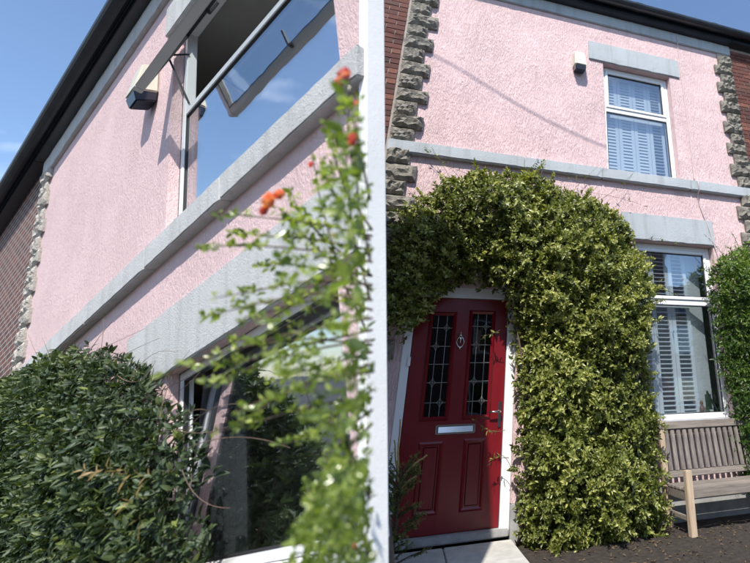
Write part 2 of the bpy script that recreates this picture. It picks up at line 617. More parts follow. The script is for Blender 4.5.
def rock_stone(w, d, h, seed):
    """Rock-faced quoin block: drafted edges, rough bulging face."""
    r = np.random.default_rng(seed)
    nx, nz = 9, 6
    mb = MB()
    vs_, idx = [], {}
    for k in range(nz):
        for i in range(nx):
            u, t = i / (nx - 1), k / (nz - 1)
            e = min(u, 1 - u, (t) * h / w, (1 - t) * h / w) * w
            y = -d * 0.55 - min(1, e / 0.035) * d * 0.55 * (0.45 + 1.0 * r.random())
            if e < 1e-6:
                y = -d * 0.5
            jx = 0 if e < 1e-6 else (r.random() - 0.5) * w / nx * 0.5
            jz = 0 if e < 1e-6 else (r.random() - 0.5) * h / nz * 0.5
            idx[(i, k)] = len(vs_)
            vs_.append((u * w + jx, y, t * h + jz))
    f = []
    for k in range(nz - 1):
        for i in range(nx - 1):
            a, b, c, e = idx[(i, k)], idx[(i + 1, k)], idx[(i + 1, k + 1)], idx[(i, k + 1)]
            if r.random() < 0.5:
                f += [(a, b, c), (a, c, e)]
            else:
                f += [(a, b, e), (b, c, e)]
    bk = len(vs_)
    vs_ += [(0, 0.04, 0), (w, 0.04, 0), (w, 0.04, h), (0, 0.04, h)]
    bot = [idx[(i, 0)] for i in range(nx)]
    top = [idx[(i, nz - 1)] for i in range(nx)]
    lef = [idx[(0, k)] for k in range(nz)]
    rig = [idx[(nx - 1, k)] for k in range(nz)]
    f += [tuple(bot[::-1] + [bk, bk + 1]), tuple(top + [bk + 2, bk + 3]), tuple(lef + [bk + 3, bk]), tuple(rig[::-1] + [bk + 1, bk + 2]), (bk, bk + 3, bk + 2, bk + 1)]
    return mb.add(vs_, f)


def quoins(parent, x_edge, side, z0, z1, mat, hh=0.19, long_w=0.36, short_w=0.27, seed=1, deep=0.075):
    """Alternating long and short blocks; x_edge is the outer side, the blocks step inwards."""
    r = random.Random(seed)
    meshes = {}
    for big in (0, 1):
        w = long_w if big else short_w
        meshes[big] = [rock_stone(w, deep, 1.0 * hh - 0.012, seed * 17 + big * 5 + q).mesh('quoin_stone', mat) for q in range(4)]
    z, k = z0, 0
    while z < z1 - 0.05:
        big = k % 2
        w = long_w if big else short_w
        jit = r.uniform(0.88, 1.1)
        x = x_edge if side > 0 else x_edge - w
        place('quoin_stone', r.choice(meshes[big]), parent, (x, 0, z), (r.uniform(0.95, 1.05), r.uniform(0.85, 1.15), jit))
        z += hh * jit
        k += 1


def bricks_field(parent, x0, x1, z0, z1, seed, y=-0.012):
    r = random.Random(seed)
    me = MB().box(0, 0.213, 0, 0.05, 0, 0.064).mesh('brick', 'brick')
    half = MB().box(0, 0.10, 0, 0.05, 0, 0.064).mesh('brick', 'brick')
    k, z = 0, z0
    while z + 0.064 < z1:
        x = x0 + (0.1125 if k % 2 else 0.0)
        if k % 2:
            place('brick', half, parent, (x0, y, z))
        while x + 0.213 < x1 + 0.001:
            place('brick', me, parent, (x, y + r.uniform(-0.003, 0.003), z + r.uniform(-0.001, 0.001)))
            x += 0.225
        if x + 0.10 < x1 + 0.001:
            place('brick', half, parent, (x, y, z))
        z += 0.075
        k += 1


# ------------------------------------------------------------------ foliage helpers


def leaf_mesh(name, mat, P, D, Nn, L, Wd, tint, shift=(0, 0, 0), fold=0.25, droop=0.15):
    """One mesh of many folded pointed leaves. P base, D direction, Nn upper side."""
    P, D, Nn = np.asarray(P), np.asarray(D), np.asarray(Nn)
    D = D / np.linalg.norm(D, axis=1, keepdims=True)
    S = np.cross(D, Nn)
    S /= np.maximum(np.linalg.norm(S, axis=1, keepdims=True), 1e-9)
    U = np.cross(S, D)
    n = len(P)
    L, Wd = np.broadcast_to(L, n)[:, None], np.broadcast_to(Wd, n)[:, None]
    v = np.empty((n, 7, 3))
    v[:, 0] = P
    v[:, 1] = P + D * L * 0.32 + S * Wd * 0.46 + U * Wd * fold
    v[:, 2] = P + D * L * 0.32 - S * Wd * 0.46 + U * Wd * fold
    v[:, 3] = P + D * L * 0.45
    v[:, 4] = P + D * L * 0.70 + S * Wd * 0.36 + U * (Wd * fold * 0.6 - L * droop * 0.4)
    v[:, 5] = P + D * L * 0.70 - S * Wd * 0.36 + U * (Wd * fold * 0.6 - L * droop * 0.4)
    v[:, 6] = P + D * L - U * L * droop
    tri = np.array([(0, 1, 3), (0, 3, 2), (1, 4, 3), (2, 3, 5), (3, 4, 6), (3, 6, 5)])
    fi = (np.arange(n)[:, None, None] * 7 + tri[None]).reshape(-1, 3)
    v = v.reshape(-1, 3) - np.asarray(shift)
    me = bpy.data.meshes.new(name)
    me.vertices.add(len(v))
    me.vertices.foreach_set('co', v.ravel())
    me.loops.add(fi.size)
    me.loops.foreach_set('vertex_index', fi.ravel().astype(np.int32))
    me.polygons.add(len(fi))
    me.polygons.foreach_set('loop_start', (np.arange(len(fi)) * 3).astype(np.int32))
    me.polygons.foreach_set('loop_total', np.full(len(fi), 3, np.int32))
    a = me.attributes.new('tint', 'FLOAT', 'POINT')
    a.data.foreach_set('value', np.repeat(np.clip(tint, 0, 1), 7).astype(np.float32))
    me.update()
    me.validate()
    me.materials.append(M[mat])
    return me


def unit(v):
    return v / np.maximum(np.linalg.norm(v, axis=-1, keepdims=True), 1e-9)


def sprig_leaves(C, A, per, L, W, tint, length=0.06, splay=0.75, seed=0):
    """Leaves whorled round short shoots with centre C and axis A."""
    r = np.random.default_rng(seed)
    n = len(C)
    A = unit(A)
    B = unit(np.cross(A, r.normal(size=(n, 3))))
    E = np.cross(A, B)
    Ps, Ds, Ns, Ts, Ls = [], [], [], [], []
    ln = np.broadcast_to(length, n)
    for k in range(per):
        th = r.uniform(0, 2 * math.pi, n)
        f = k / max(1, per - 1)
        rad = np.cos(th)[:, None] * B + np.sin(th)[:, None] * E
        sp = splay * (1.25 - 0.8 * f)
        Ps.append(C + A * (ln * (f - 0.5))[:, None])
        Ds.append(unit(rad * sp + A * (0.35 + 0.5 * f) + r.normal(size=(n, 3)) * 0.15))
        Ns.append(unit(A + rad * 0.1 + r.normal(size=(n, 3)) * 0.2))
        Ts.append(np.clip(tint + r.normal(size=n) * 0.14 + 0.16 * (f - 0.5), 0, 1))
        Ls.append(L * np.clip(np.exp(r.normal(size=n) * 0.26), 0.5, 1.45) * (1.1 - 0.35 * f))
    return np.concatenate(Ps), np.concatenate(Ds), np.concatenate(Ns), np.concatenate(Ls), np.concatenate(Ts)


def in_poly(pts, poly):
    x, y = pts[:, 0], pts[:, 1]
    c = np.zeros(len(pts), bool)
    j = len(poly) - 1
    for i in range(len(poly)):
        xi, yi = poly[i]
        xj, yj = poly[j]
        c ^= ((yi > y) != (yj > y)) & (x < (xj - xi) * (y - yi) / (yj - yi + 1e-12) + xi)
        j = i
    return c


def poly_dist(pts, poly):
    d = np.full(len(pts), 1e9)
    P = np.asarray(poly, float)
    for i in range(len(P)):
        a, b = P[i], P[(i + 1) % len(P)]
        t = np.clip(((pts - a) @ (b - a)) / max((b - a) @ (b - a), 1e-9), 0, 1)
        d = np.minimum(d, np.linalg.norm(pts - (a + t[:, None] * (b - a)), axis=1))
    return d


def wob(p, q, f, seed):                        # cheap smooth lumps
    r = np.random.default_rng(seed)
    o = np.zeros(len(p))
    for k in range(5):
        a = r.uniform(0, 6.28, 2)
        o += np.sin(p * f * (0.6 + 0.5 * k) * math.cos(a[0]) + q * f * (0.6 + 0.5 * k) * math.sin(a[0]) + a[1]) / (1 + 0.5 * k)
    return o / 2.5


def bush(poly, n, thick, yback, seed, lump=0.1, lumpf=6.0, front=0.62):
    """Shoot centres filling a hedge-like body: outline poly in (x,z), bulging out from the wall."""
    r = np.random.default_rng(seed)
    P = np.asarray(poly, float)
    out = np.empty((0, 2))
    lo, hi = P.min(0), P.max(0)
    while len(out) < n:
        c = r.uniform(lo, hi, (n * 2, 2))
        out = np.concatenate([out, c[in_poly(c, poly)]])
    out = out[:n]
    d = poly_dist(out, poly)
    stray = (d < 0.10) & (r.random(n) < 0.35)
    w = np.sqrt(np.clip(1 - (1 - np.clip(d / (thick * 0.9), 0, 1)) ** 2, 0, 1))
    t = thick * (0.22 + 0.78 * w) + lump * wob(out[:, 0], out[:, 1], lumpf, seed + 1)
    u = np.where(r.random(n) < front, r.uniform(0.82, 1.06, n), r.uniform(0.1, 0.85, n))
    C = np.stack([out[:, 0], yback - t * u, out[:, 1]], 1)
    # outward axis: towards the viewer side and away from the outline's middle near its rim
    g = np.zeros((n, 2))
    eps = 0.03
    for a in range(2):
        o = np.zeros(2)
        o[a] = eps
        g[:, a] = poly_dist(out - o, poly) - poly_dist(out + o, poly)
    g = unit(g) * (1 - w)[:, None]
    C[stray, 0] += g[stray, 0] * (r.random(stray.sum()) ** 2) * 0.13
    C[stray, 2] += g[stray, 1] * (r.random(stray.sum()) ** 2) * 0.13
    A = np.stack([g[:, 0] * 1.1, -0.55 - 0.5 * w, g[:, 1] * 0.9 + 0.45], 1) + r.normal(size=(n, 3)) * 0.38
    return C, A, u


# ================================================================== RIGHT HOUSE
XL, XR = -0.55, 4.42            # ends of the pink front
Z_EAVE = 5.50 + EYE
BAND0, BAND1 = 2.685 + EYE, 2.835 + EYE
UW = (2.12, 3.22, 2.835 + EYE, 4.625 + EYE)     # upper window opening
LW = (2.42, 3.60, -0.20 + EYE, 1.905 + EYE)     # lower window opening
DW = (-0.135, 0.985, 0.06, 1.20 + EYE)          # doorway

house = thing('pink_house', 'pink roughcast house front with red front door beneath a leafy arch', 'house', (1.9, 0.0, 0.0))
wall_holes(XL, XR, 0.32, Z_EAVE - 0.18, [UW, LW, (DW[0], DW[1], 0.32, DW[3])], 0.30).build('wall', 'pink', house)
pl = MB()
pl.box(XL, DW[0], -0.03, 0.3, -0.05, 0.318)
pl.box(DW[1], XR, -0.03, 0.3, -0.05, 0.318)
pl.build('plinth', 'plinth', house, bevel=0.008)
# string course, in stones with fine joints
xs = [XL - 0.005, 1.0, 2.02, 3.33, XR + 0.005]
for a, b in zip(xs[:-1], xs[1:]):
    MB().box(a + 0.002, b - 0.002, -0.075, 0.02, BAND0, BAND1).build('band_stone', 'paint_grey', house, bevel=0.010)
MB().box(1.90, 3.395, -0.028, 0.10, 4.627 + EYE, 4.957 + EYE).build('lintel', 'paint_grey', house, bevel=0.006)
MB().box(2.28, 3.63, -0.028, 0.10, 1.907 + EYE, 2.262 + EYE).build('lintel', 'paint_grey', house, bevel=0.006)
MB().box(XL, XR + 0.02, -0.035, 0.28, Z_EAVE - 0.178, Z_EAVE + 0.02).build('cornice', 'paint_grey', house, bevel=0.008)
MB().box(LW[0] + 0.01, LW[1] + 0.06, -0.06, 0.09, LW[2] - 0.065, LW[2] + 0.004).build('sill', 'paint_grey', house, bevel=0.008)


def gutter_profile(y, z, r):
    p = [(y - r, z)]
    for k in range(0, 9):
        a = math.pi + math.pi * k / 8
        p.append((y + r * math.cos(a), z + r * math.sin(a)))
    q = [(y + (r - 0.006) * math.cos(math.pi + math.pi * k / 8), z + (r - 0.006) * math.sin(math.pi + math.pi * k / 8)) for k in range(8, -1, -1)]
    return p[1:] + q


def eaves(parent, x0, x1, z, mat_roof='slate', over=0.16, slats=True):
    MB().box(x0, x1, -over + 0.02, 0.25, z + 0.022, z + 0.16).build('fascia', 'gutter', parent, bevel=0.006)
    MB().prism(gutter_profile(-over - 0.07, z + 0.16, 0.075), x0, x1).build('gutter', 'gutter', parent, smooth=False)
    MB().prism([(-over - 0.10, z + 0.175), (3.2, z + 2.0), (3.2, z + 2.03), (-over - 0.10, z + 0.205)], x0, x1).build('roof', mat_roof, parent)


eaves(house, XL, XR, Z_EAVE)
for (a, b) in ((XL + 0.002, XL + 0.245), (XR - 0.245, XR - 0.002)):
    for (c, d) in ((0.32, BAND0 - 0.004), (BAND1 + 0.003, Z_EAVE - 0.185)):
        MB().box(a, b, -0.022, 0.01, c, d).build('mortar_bed', 'mortar', house)
for xj in (0.6, 2.6, 3.95):
    MB().prism(gutter_profile(-0.23, Z_EAVE + 0.161, 0.081), xj, xj + 0.11).build('gutter_joint', 'gutter', house)
quoins(house, XL, 1, 0.32, BAND0 - 0.01, 'stone', seed=3, long_w=0.34, short_w=0.25)
quoins(house, XL, 1, BAND1 + 0.004, Z_EAVE - 0.18, 'stone', seed=4, long_w=0.34, short_w=0.25)
quoins(house, XR, -1, BAND1 + 0.004, Z_EAVE - 0.20, 'stone', seed=5, long_w=0.34, short_w=0.25)
quoins(house, XR, -1, 0.32, BAND0 - 0.01, 'stone', seed=6, long_w=0.34, short_w=0.25)


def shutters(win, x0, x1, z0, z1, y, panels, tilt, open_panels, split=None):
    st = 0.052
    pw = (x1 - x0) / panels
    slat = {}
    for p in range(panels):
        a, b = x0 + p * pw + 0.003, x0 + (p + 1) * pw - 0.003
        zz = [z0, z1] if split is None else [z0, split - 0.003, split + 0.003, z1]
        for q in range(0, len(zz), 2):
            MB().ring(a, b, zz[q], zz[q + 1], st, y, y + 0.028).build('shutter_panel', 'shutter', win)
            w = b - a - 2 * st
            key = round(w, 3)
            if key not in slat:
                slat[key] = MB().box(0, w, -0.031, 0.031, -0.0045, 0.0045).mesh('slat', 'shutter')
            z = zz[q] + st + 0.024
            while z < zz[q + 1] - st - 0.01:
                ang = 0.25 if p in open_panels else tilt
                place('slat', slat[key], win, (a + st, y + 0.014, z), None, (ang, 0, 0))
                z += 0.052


def window_right(w, transom, shut, back_y=1.6):
    x0, x1, z0, z1 = w
    yf = 0.105
    win = MB().ring(x0 + 0.002, x1 - 0.002, z0 + 0.002, z1 - 0.002, 0.062, yf, yf + 0.075).build('window', 'upvc', house, bevel=0.006)
    MB().box(x0 + 0.064, x1 - 0.064, yf + 0.004, yf + 0.07, transom - 0.033, transom + 0.033).build('transom', 'upvc', win, bevel=0.006)
    MB().ring(x0 + 0.066, x1 - 0.066, transom + 0.035, z1 - 0.066, 0.042, yf - 0.012, yf + 0.05).build('sash', 'upvc', win, bevel=0.006)
    MB().ring(x0 + 0.109, x1 - 0.109, transom + 0.078, z1 - 0.109, 0.009, yf + 0.004, yf + 0.03).build('gasket', 'gasket', win)
    MB().ring(x0 + 0.065, x1 - 0.065, z0 + 0.065, transom - 0.034, 0.009, yf + 0.012, yf + 0.03).build('gasket', 'gasket', win)
    MB().box(x0 + 0.108, x1 - 0.108, yf + 0.018, yf + 0.024, transom + 0.077, z1 - 0.108).build('pane', 'glass', win)
    MB().box(x0 + 0.064, x1 - 0.064, yf + 0.022, yf + 0.028, z0 + 0.064, transom - 0.033).build('pane', 'glass', win)
    shut(win)
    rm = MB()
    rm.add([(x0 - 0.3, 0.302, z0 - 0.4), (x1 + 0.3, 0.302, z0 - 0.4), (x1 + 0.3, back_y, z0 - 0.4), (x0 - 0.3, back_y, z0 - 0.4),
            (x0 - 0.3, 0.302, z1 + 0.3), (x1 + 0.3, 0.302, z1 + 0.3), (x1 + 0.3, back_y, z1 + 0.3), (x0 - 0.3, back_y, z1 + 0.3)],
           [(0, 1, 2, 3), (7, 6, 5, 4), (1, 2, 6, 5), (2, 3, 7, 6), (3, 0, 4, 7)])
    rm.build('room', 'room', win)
    return win


window_right(UW, 3.885 + EYE, lambda w_: shutters(w_, UW[0] + 0.05, UW[1] - 0.05, UW[2] + 0.03, UW[3] - 0.03, 0.235, 4, 1.18, (3,), 3.9 + EYE))
window_right(LW, 1.15 + EYE, lambda w_: shutters(w_, LW[0] + 0.05, LW[1] - 0.32, LW[2] + 0.03, LW[3] - 0.03, 0.235, 3, 0.35, (0, 1, 2), 1.16 + EYE))

MB().hexa([(LW[1] - 0.315, 0.262, LW[2] + 0.03), (LW[1] - 0.05, 0.36, LW[2] + 0.03), (LW[1] - 0.055, 0.385, LW[2] + 0.03), (LW[1] - 0.32, 0.287, LW[2] + 0.03)],
          [(LW[1] - 0.315, 0.262, LW[3] - 0.03), (LW[1] - 0.05, 0.36, LW[3] - 0.03), (LW[1] - 0.055, 0.385, LW[3] - 0.03), (LW[1] - 0.32, 0.287, LW[3] - 0.03)]).build('window_lining', 'shutter', house, bevel=0.004)

# ---- front door
YD = 0.10
fr = MB()
fr.box(DW[0] + 0.002, DW[0] + 0.082, 0.03, 0.13, 0.06, DW[3] - 0.002)
fr.box(DW[1] - 0.092, DW[1] - 0.002, 0.03, 0.13, 0.06, DW[3] - 0.002)
fr.box(DW[0] + 0.082, DW[1] - 0.092, 0.03, 0.13, DW[3] - 0.112, DW[3] - 0.002)
frame_o = fr.build('door_frame', 'upvc', house, bevel=0.006)
for z in (0.25, 1.55):
    MB().box(DW[0] + 0.062, DW[0] + 0.092, 0.018, 0.034, z, z + 0.09).build('hinge', 'upvc', frame_o, bevel=0.004)
dx0, dx1, dz0, dz1 = DW[0] + 0.088, DW[1] - 0.098, 0.13, DW[3] - 0.118
G1 = (0.125, 0.325, -0.06 + EYE, 0.905 + EYE)
G2 = (0.525, 0.727, -0.06 + EYE, 0.93 + EYE)
door_mb = wall_holes(dx0, dx1, dz0, dz1, [G1, G2], 0.045)
for vv in door_mb.v:
    vv[:, 1] += YD - 0.035
door = door_mb.build('door', 'door_red', house)


def moulding(x0, x1, z0, z1, w, proud):
    y0 = YD - 0.035
    mb = MB()
    o = [(x0, z0), (x1, z0), (x1, z1), (x0, z1)]
    i = [(x0 + w, z0 + w), (x1 - w, z0 + w), (x1 - w, z1 - w), (x0 + w, z1 - w)]
    m_ = [(x0 + w / 2, z0 + w / 2), (x1 - w / 2, z0 + w / 2), (x1 - w / 2, z1 - w / 2), (x0 + w / 2, z1 - w / 2)]
    v = [(a, y0 - 0.001, b) for a, b in o] + [(a, y0 - proud, b) for a, b in m_] + [(a, y0 - 0.001, b) for a, b in i]
    f = []
    for k in range(4):
        k2 = (k + 1) % 4
        f += [(k, k2, 4 + k2, 4 + k), (4 + k, 4 + k2, 8 + k2, 8 + k)]
    return mb.add(v, f)


for g in (G1, G2):
    moulding(g[0] - 0.038, g[1] + 0.038, g[2] - 0.038, g[3] + 0.038, 0.040, 0.02).build('pane_moulding', 'door_red', door)
    MB().box(g[0], g[1], YD - 0.012, YD - 0.004, g[2], g[3]).build('glass_pane', 'door_glass', door)
    w, h = g[1] - g[0], g[3] - g[2]
    lead = MB()
    yl = YD - 0.018

    def bar(a, b, r=0.0035):
        p0 = np.array([g[0] + a[0] * w, yl, g[2] + a[1] * h])
        p1 = np.array([g[0] + b[0] * w, yl, g[2] + b[1] * h])
        lead.tube([p0, p1], r, 4)
    for u in (0.28, 0.72):
        bar((u, 0), (u, 1))
    for t in (0.13, 0.32, 0.5, 0.68, 0.87):
        bar((0, t), (1, t))
    for (u, t) in ((0.72, 0.87), (0.28, 0.68), (0.28, 0.32), (0.72, 0.13)):
        rx, rz = 0.17, 0.045
        pts = []
        for k in range(16):
            a = 2 * math.pi * k / 16
            s_ = 1.0 if k % 4 == 0 else (0.62 if k % 2 else 0.48)
            pts.append((u + rx * s_ * math.cos(a), t + rz * s_ * math.sin(a)))
        for k in range(16):
            bar(pts[k], pts[(k + 1) % 16], 0.003)
    lead.build('lead_came', 'lead', door)
for (a, b, c, d) in ((0.115, 0.335, -0.87 + EYE, -0.275 + EYE), (0.52, 0.735, -0.87 + EYE, -0.265 + EYE)):
    moulding(a, b, c, d, 0.034, 0.012).build('panel_moulding', 'door_red', door)
    MB().box(a + 0.045, b - 0.045, YD - 0.043, YD - 0.03, c + 0.045, d - 0.045).build('panel', 'door_red', door, bevel=0.008)
lpz = -0.176 + EYE
lp_ = MB().box(0.25, 0.625, YD - 0.050, YD - 0.034, lpz - 0.042, lpz + 0.042).build('letter_plate', 'chrome', door, bevel=0.007)
MB().box(0.272, 0.603, YD - 0.0525, YD - 0.0505, lpz - 0.030, lpz + 0.028).build('letter_slot', 'gasket', door)
MB().hexa([(0.277, YD - 0.066, lpz - 0.026), (0.598, YD - 0.066, lpz - 0.026), (0.598, YD - 0.053, lpz - 0.026), (0.277, YD - 0.053, lpz - 0.026)], [(0.277, YD - 0.056, lpz + 0.024), (0.598, YD - 0.056, lpz + 0.024), (0.598, YD - 0.053, lpz + 0.024), (0.277, YD - 0.053, lpz + 0.024)]).build('letter_flap', 'chrome', door, bevel=0.0025)
kz = 0.665 + EYE
kn = MB()
kn.tube([(0.415, YD - 0.036, kz + 0.035), (0.415, YD - 0.06, kz + 0.035)], [0.022, 0.016], 10)
kn.tube([(0.415, YD - 0.046, kz + 0.05), (0.415, YD - 0.046, kz + 0.085)], [0.010, 0.002], 6)
urn = [(0.415 + 0.038 * math.sin(t) * (1 - 0.25 * abs(math.cos(t))), YD - 0.055, kz - 0.03 + 0.055 * math.cos(t)) for t in np.linspace(0, 2 * math.pi, 21)]
kn.tube(urn, 0.0075, 6)
kn.tube([(0.415, YD - 0.05, kz - 0.075), (0.415, YD - 0.05, kz - 0.105)], [0.013, 0.003], 7)
kn.tube([(0.415, YD - 0.036, kz - 0.08), (0.415, YD - 0.056, kz - 0.08)], [0.014, 0.010], 8)
kn.tube([(0.415, YD - 0.052, kz + 0.03), (0.415, YD - 0.052, kz - 0.04)], [0.018, 0.006], 6)
kn.build('knocker', 'chrome', door, smooth=True)
hz = -0.055 + EYE
MB().box(0.838, 0.868, YD - 0.048, YD - 0.034, hz - 0.125, hz + 0.115).build('handle_plate', 'chrome', door, bevel=0.006)
hd = MB()
hd.tube([(0.853, YD - 0.04, hz + 0.02), (0.853, YD - 0.085, hz + 0.02), (0.842, YD - 0.095, hz + 0.02), (0.80, YD - 0.097, hz + 0.02), (0.735, YD - 0.095, hz + 0.018)], [0.011, 0.010, 0.010, 0.010, 0.008], 8)
hd.build('handle', 'chrome', door, smooth=True)
MB().box(DW[0] + 0.01, DW[1] - 0.01, -0.02, 0.16, 0.061, 0.125).build('threshold', 'plinth', house, bevel=0.01)

# hall behind the door glass
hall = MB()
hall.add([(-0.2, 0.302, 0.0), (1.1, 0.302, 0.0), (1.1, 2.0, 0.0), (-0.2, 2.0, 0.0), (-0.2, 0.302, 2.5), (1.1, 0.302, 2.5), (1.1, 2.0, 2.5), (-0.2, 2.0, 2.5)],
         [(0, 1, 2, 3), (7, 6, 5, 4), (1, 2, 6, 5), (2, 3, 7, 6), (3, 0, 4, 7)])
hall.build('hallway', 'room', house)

# ---- brick neighbours of the right house
nb = thing('brick_house', 'dark red brick house side beyond the quoins left of the leafy arch', 'house', (-0.7, 0, 0))
MB().box(-1.02, XL - 0.003, 0.0, 0.30, 0.0, Z_EAVE + 0.02).build('mortar_wall', 'mortar', nb)
bricks_field(nb, -1.02, XL - 0.004, BAND1 - 0.2, Z_EAVE - 0.02, 21)
eaves(nb, -1.02, XL - 0.004, Z_EAVE)
nb2 = thing('brick_house', 'red brick house front at the right edge beside the stone quoins', 'house', (4.9, 0, 0))
MB().box(XR + 0.003, 6.6, 0.0, 0.30, 0.0, Z_EAVE + 0.02).build('mortar_wall', 'mortar', nb2)
bricks_field(nb2, XR + 0.006, XR + 0.006 + 0.225 * 5, BAND1 - 0.3, Z_EAVE - 0.02, 22)
MB().box(XR + 1.14, 6.6, -0.012, 0.0, 0.0, Z_EAVE).build('brick_face', 'brick_far', nb2)
MB().box(XR + 0.006, XR + 1.138, -0.012, 0.0, 0.0, BAND1 - 0.3).build('brick_face', 'brick_far', nb2)
eaves(nb2, XR + 0.004, 6.6, Z_EAVE)

# ---- small things on the right wall
sl = thing('security_light', 'cream wedge security light left of the upper shuttered window', 'light', (1.73, -0.002, 4.30 + EYE))
zb = 4.29 + EYE
MB().hexa([(1.645, -0.16, zb + 0.08), (1.815, -0.16, zb + 0.08), (1.815, -0.002, zb + 0.11), (1.645, -0.002, zb + 0.11)],
          [(1.655, -0.11, zb + 0.34), (1.805, -0.11, zb + 0.34), (1.805, -0.002, zb + 0.36), (1.655, -0.002, zb + 0.36)]).build('housing', 'lamp_body', sl, bevel=0.012)
MB().hexa([(1.66, -0.13, zb + 0.0), (1.80, -0.13, zb + 0.0), (1.80, -0.01, zb + 0.03), (1.66, -0.01, zb + 0.03)],
          [(1.65, -0.155, zb + 0.078), (1.81, -0.155, zb + 0.078), (1.81, -0.006, zb + 0.108), (1.65, -0.006, zb + 0.108)]).build('lens', 'lamp_lens', sl, bevel=0.01)

cb = MB()
pts = [(3.42, -0.045, Z_EAVE + 0.0), (3.425, -0.042, Z_EAVE - 0.15), (3.43, -0.010, Z_EAVE - 0.22)]
for z in np.linspace(Z_EAVE - 0.4, BAND1 + 0.06, 9):
    pts.append((3.44 + 0.008 * math.sin(z * 3), -0.010, z))
pts += [(3.445, -0.085, BAND1 + 0.012), (3.445, -0.086, BAND0 - 0.005), (3.45, -0.012, BAND0 - 0.05)]
for z in np.linspace(BAND0 - 0.2, LW[2] + 0.1, 8):
    pts.append((3.66 - 0.19 * min(1, max(0, (z - 2.9) / 0.7)), -0.036 if z > 1.9 + EYE and z < 2.28 + EYE else -0.012, z))
cb.tube(pts, 0.0075, 6)
tag(cb.build('wall_cable', 'cable', None, smooth=True), 'thin pale cable running down the pink wall right of the windows', 'cable')

# overhead telephone wire: out of view above, its shadow crosses the pink wall
wr = MB()
q0, q1 = rW(455, 66) + SUN * 6.0, rW(640, 160) + SUN * 5.0
wd = q1 - q0
wp = [q0 + wd * t + np.array([0, 0, -0.12 * math.sin(math.pi * max(0, min(1, t)))]) for t in np.linspace(-1.2, 1.0, 24)]

wr.tube(wp, 0.010, 6)
tag(wr.build('telephone_wire', 'wire', None), 'black overhead telephone wire whose shadow slants across the upper pink wall', 'wire')

# ================================================================== plants of the right house


def rpoly(px, Y):
    return [(rW(a, b, Y)[0], rW(a, b, Y)[2]) for a, b in px]


ap = [(392, 236), (402, 212), (424, 199), (446, 180), (478, 172), (512, 172), (545, 178), (578, 190), (606, 204), (632, 226), (645, 262), (650, 300),
      (648, 340), (654, 400), (659, 450), (660, 530), (656, 556), (526, 556), (524, 500), (526, 450), (521, 400), (524, 350), (517, 310), (502, 284), (470, 276), (446, 282), (436, 300), (420, 322), (402, 330), (384, 322), (380, 280)]
poly = rpoly(ap, -0.30)
arch = thing('leafy_arch', 'dense yellow-green climbing shrub trained as an arch over the red door', 'climbing plant', (1.4, -0.25, 0.0))
C, A, U = bush(poly, 9800, 0.50, -0.02, 31, 0.17, 6.0, 0.55)
ra = np.random.default_rng(77)
ex = ra.choice(np.where(U > 0.95)[0], 420, replace=False)
sC, sA = [], []
for e in ex:
    d0 = unit(unit(A[e]) + ra.normal(size=3) * 0.35)
    ln0 = ra.uniform(0.06, 0.17)
    if C[e][0] < 1.12 and C[e][2] < 2.45:
        continue
    for q in np.linspace(0.25, 1.0, 4):
        sC.append(C[e] + d0 * ln0 * q + np.array([0, 0, -0.05 * q * q * ra.random()]))
        sA.append(d0)
n_body = len(C)
C, A, U = np.concatenate([C, sC]), np.concatenate([A, sA]), np.concatenate([U, np.full(len(sC), 1.12)])
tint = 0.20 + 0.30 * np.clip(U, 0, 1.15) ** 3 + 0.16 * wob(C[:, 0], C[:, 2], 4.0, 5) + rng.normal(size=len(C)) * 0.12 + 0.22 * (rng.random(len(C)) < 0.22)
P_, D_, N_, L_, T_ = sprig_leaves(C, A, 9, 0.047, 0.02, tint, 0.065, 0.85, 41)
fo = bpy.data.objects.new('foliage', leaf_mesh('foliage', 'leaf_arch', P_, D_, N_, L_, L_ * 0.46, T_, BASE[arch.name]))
col.objects.link(fo)
fo['kind'] = 'stuff'
fo.parent = arch
for k in range(9):
    x = 1.05 + 0.13 * k + random.uniform(-0.03, 0.03)
    pp = [(x, -0.12 - 0.02 * (k % 3), 0.0)]
    for z in np.linspace(0.3, 3.1, 8):
        pp.append((x + 0.10 * math.sin(z * 2.1 + k) - max(0, z - 2.3) * 0.25, -0.14 - 0.05 * math.sin(z * 1.7 + k), z))
    MB().tube(pp, list(np.linspace(0.016, 0.006, len(pp))), 6).build('stem', 'bark', arch, smooth=True)
for k in range(5):
    z = 2.55 + 0.12 * k
    MB().tube([(-0.35 + 0.2 * math.sin(k) + i * 0.27, -0.16 - 0.03 * math.sin(i + k), z + 0.08 * math.sin(i * 1.3 + k) - 0.05 * (i - 3) ** 2 * 0.3) for i in range(7)], 0.008, 5).build('stem', 'bark', arch, smooth=True)
tl_ = []
r = np.random.default_rng(5)
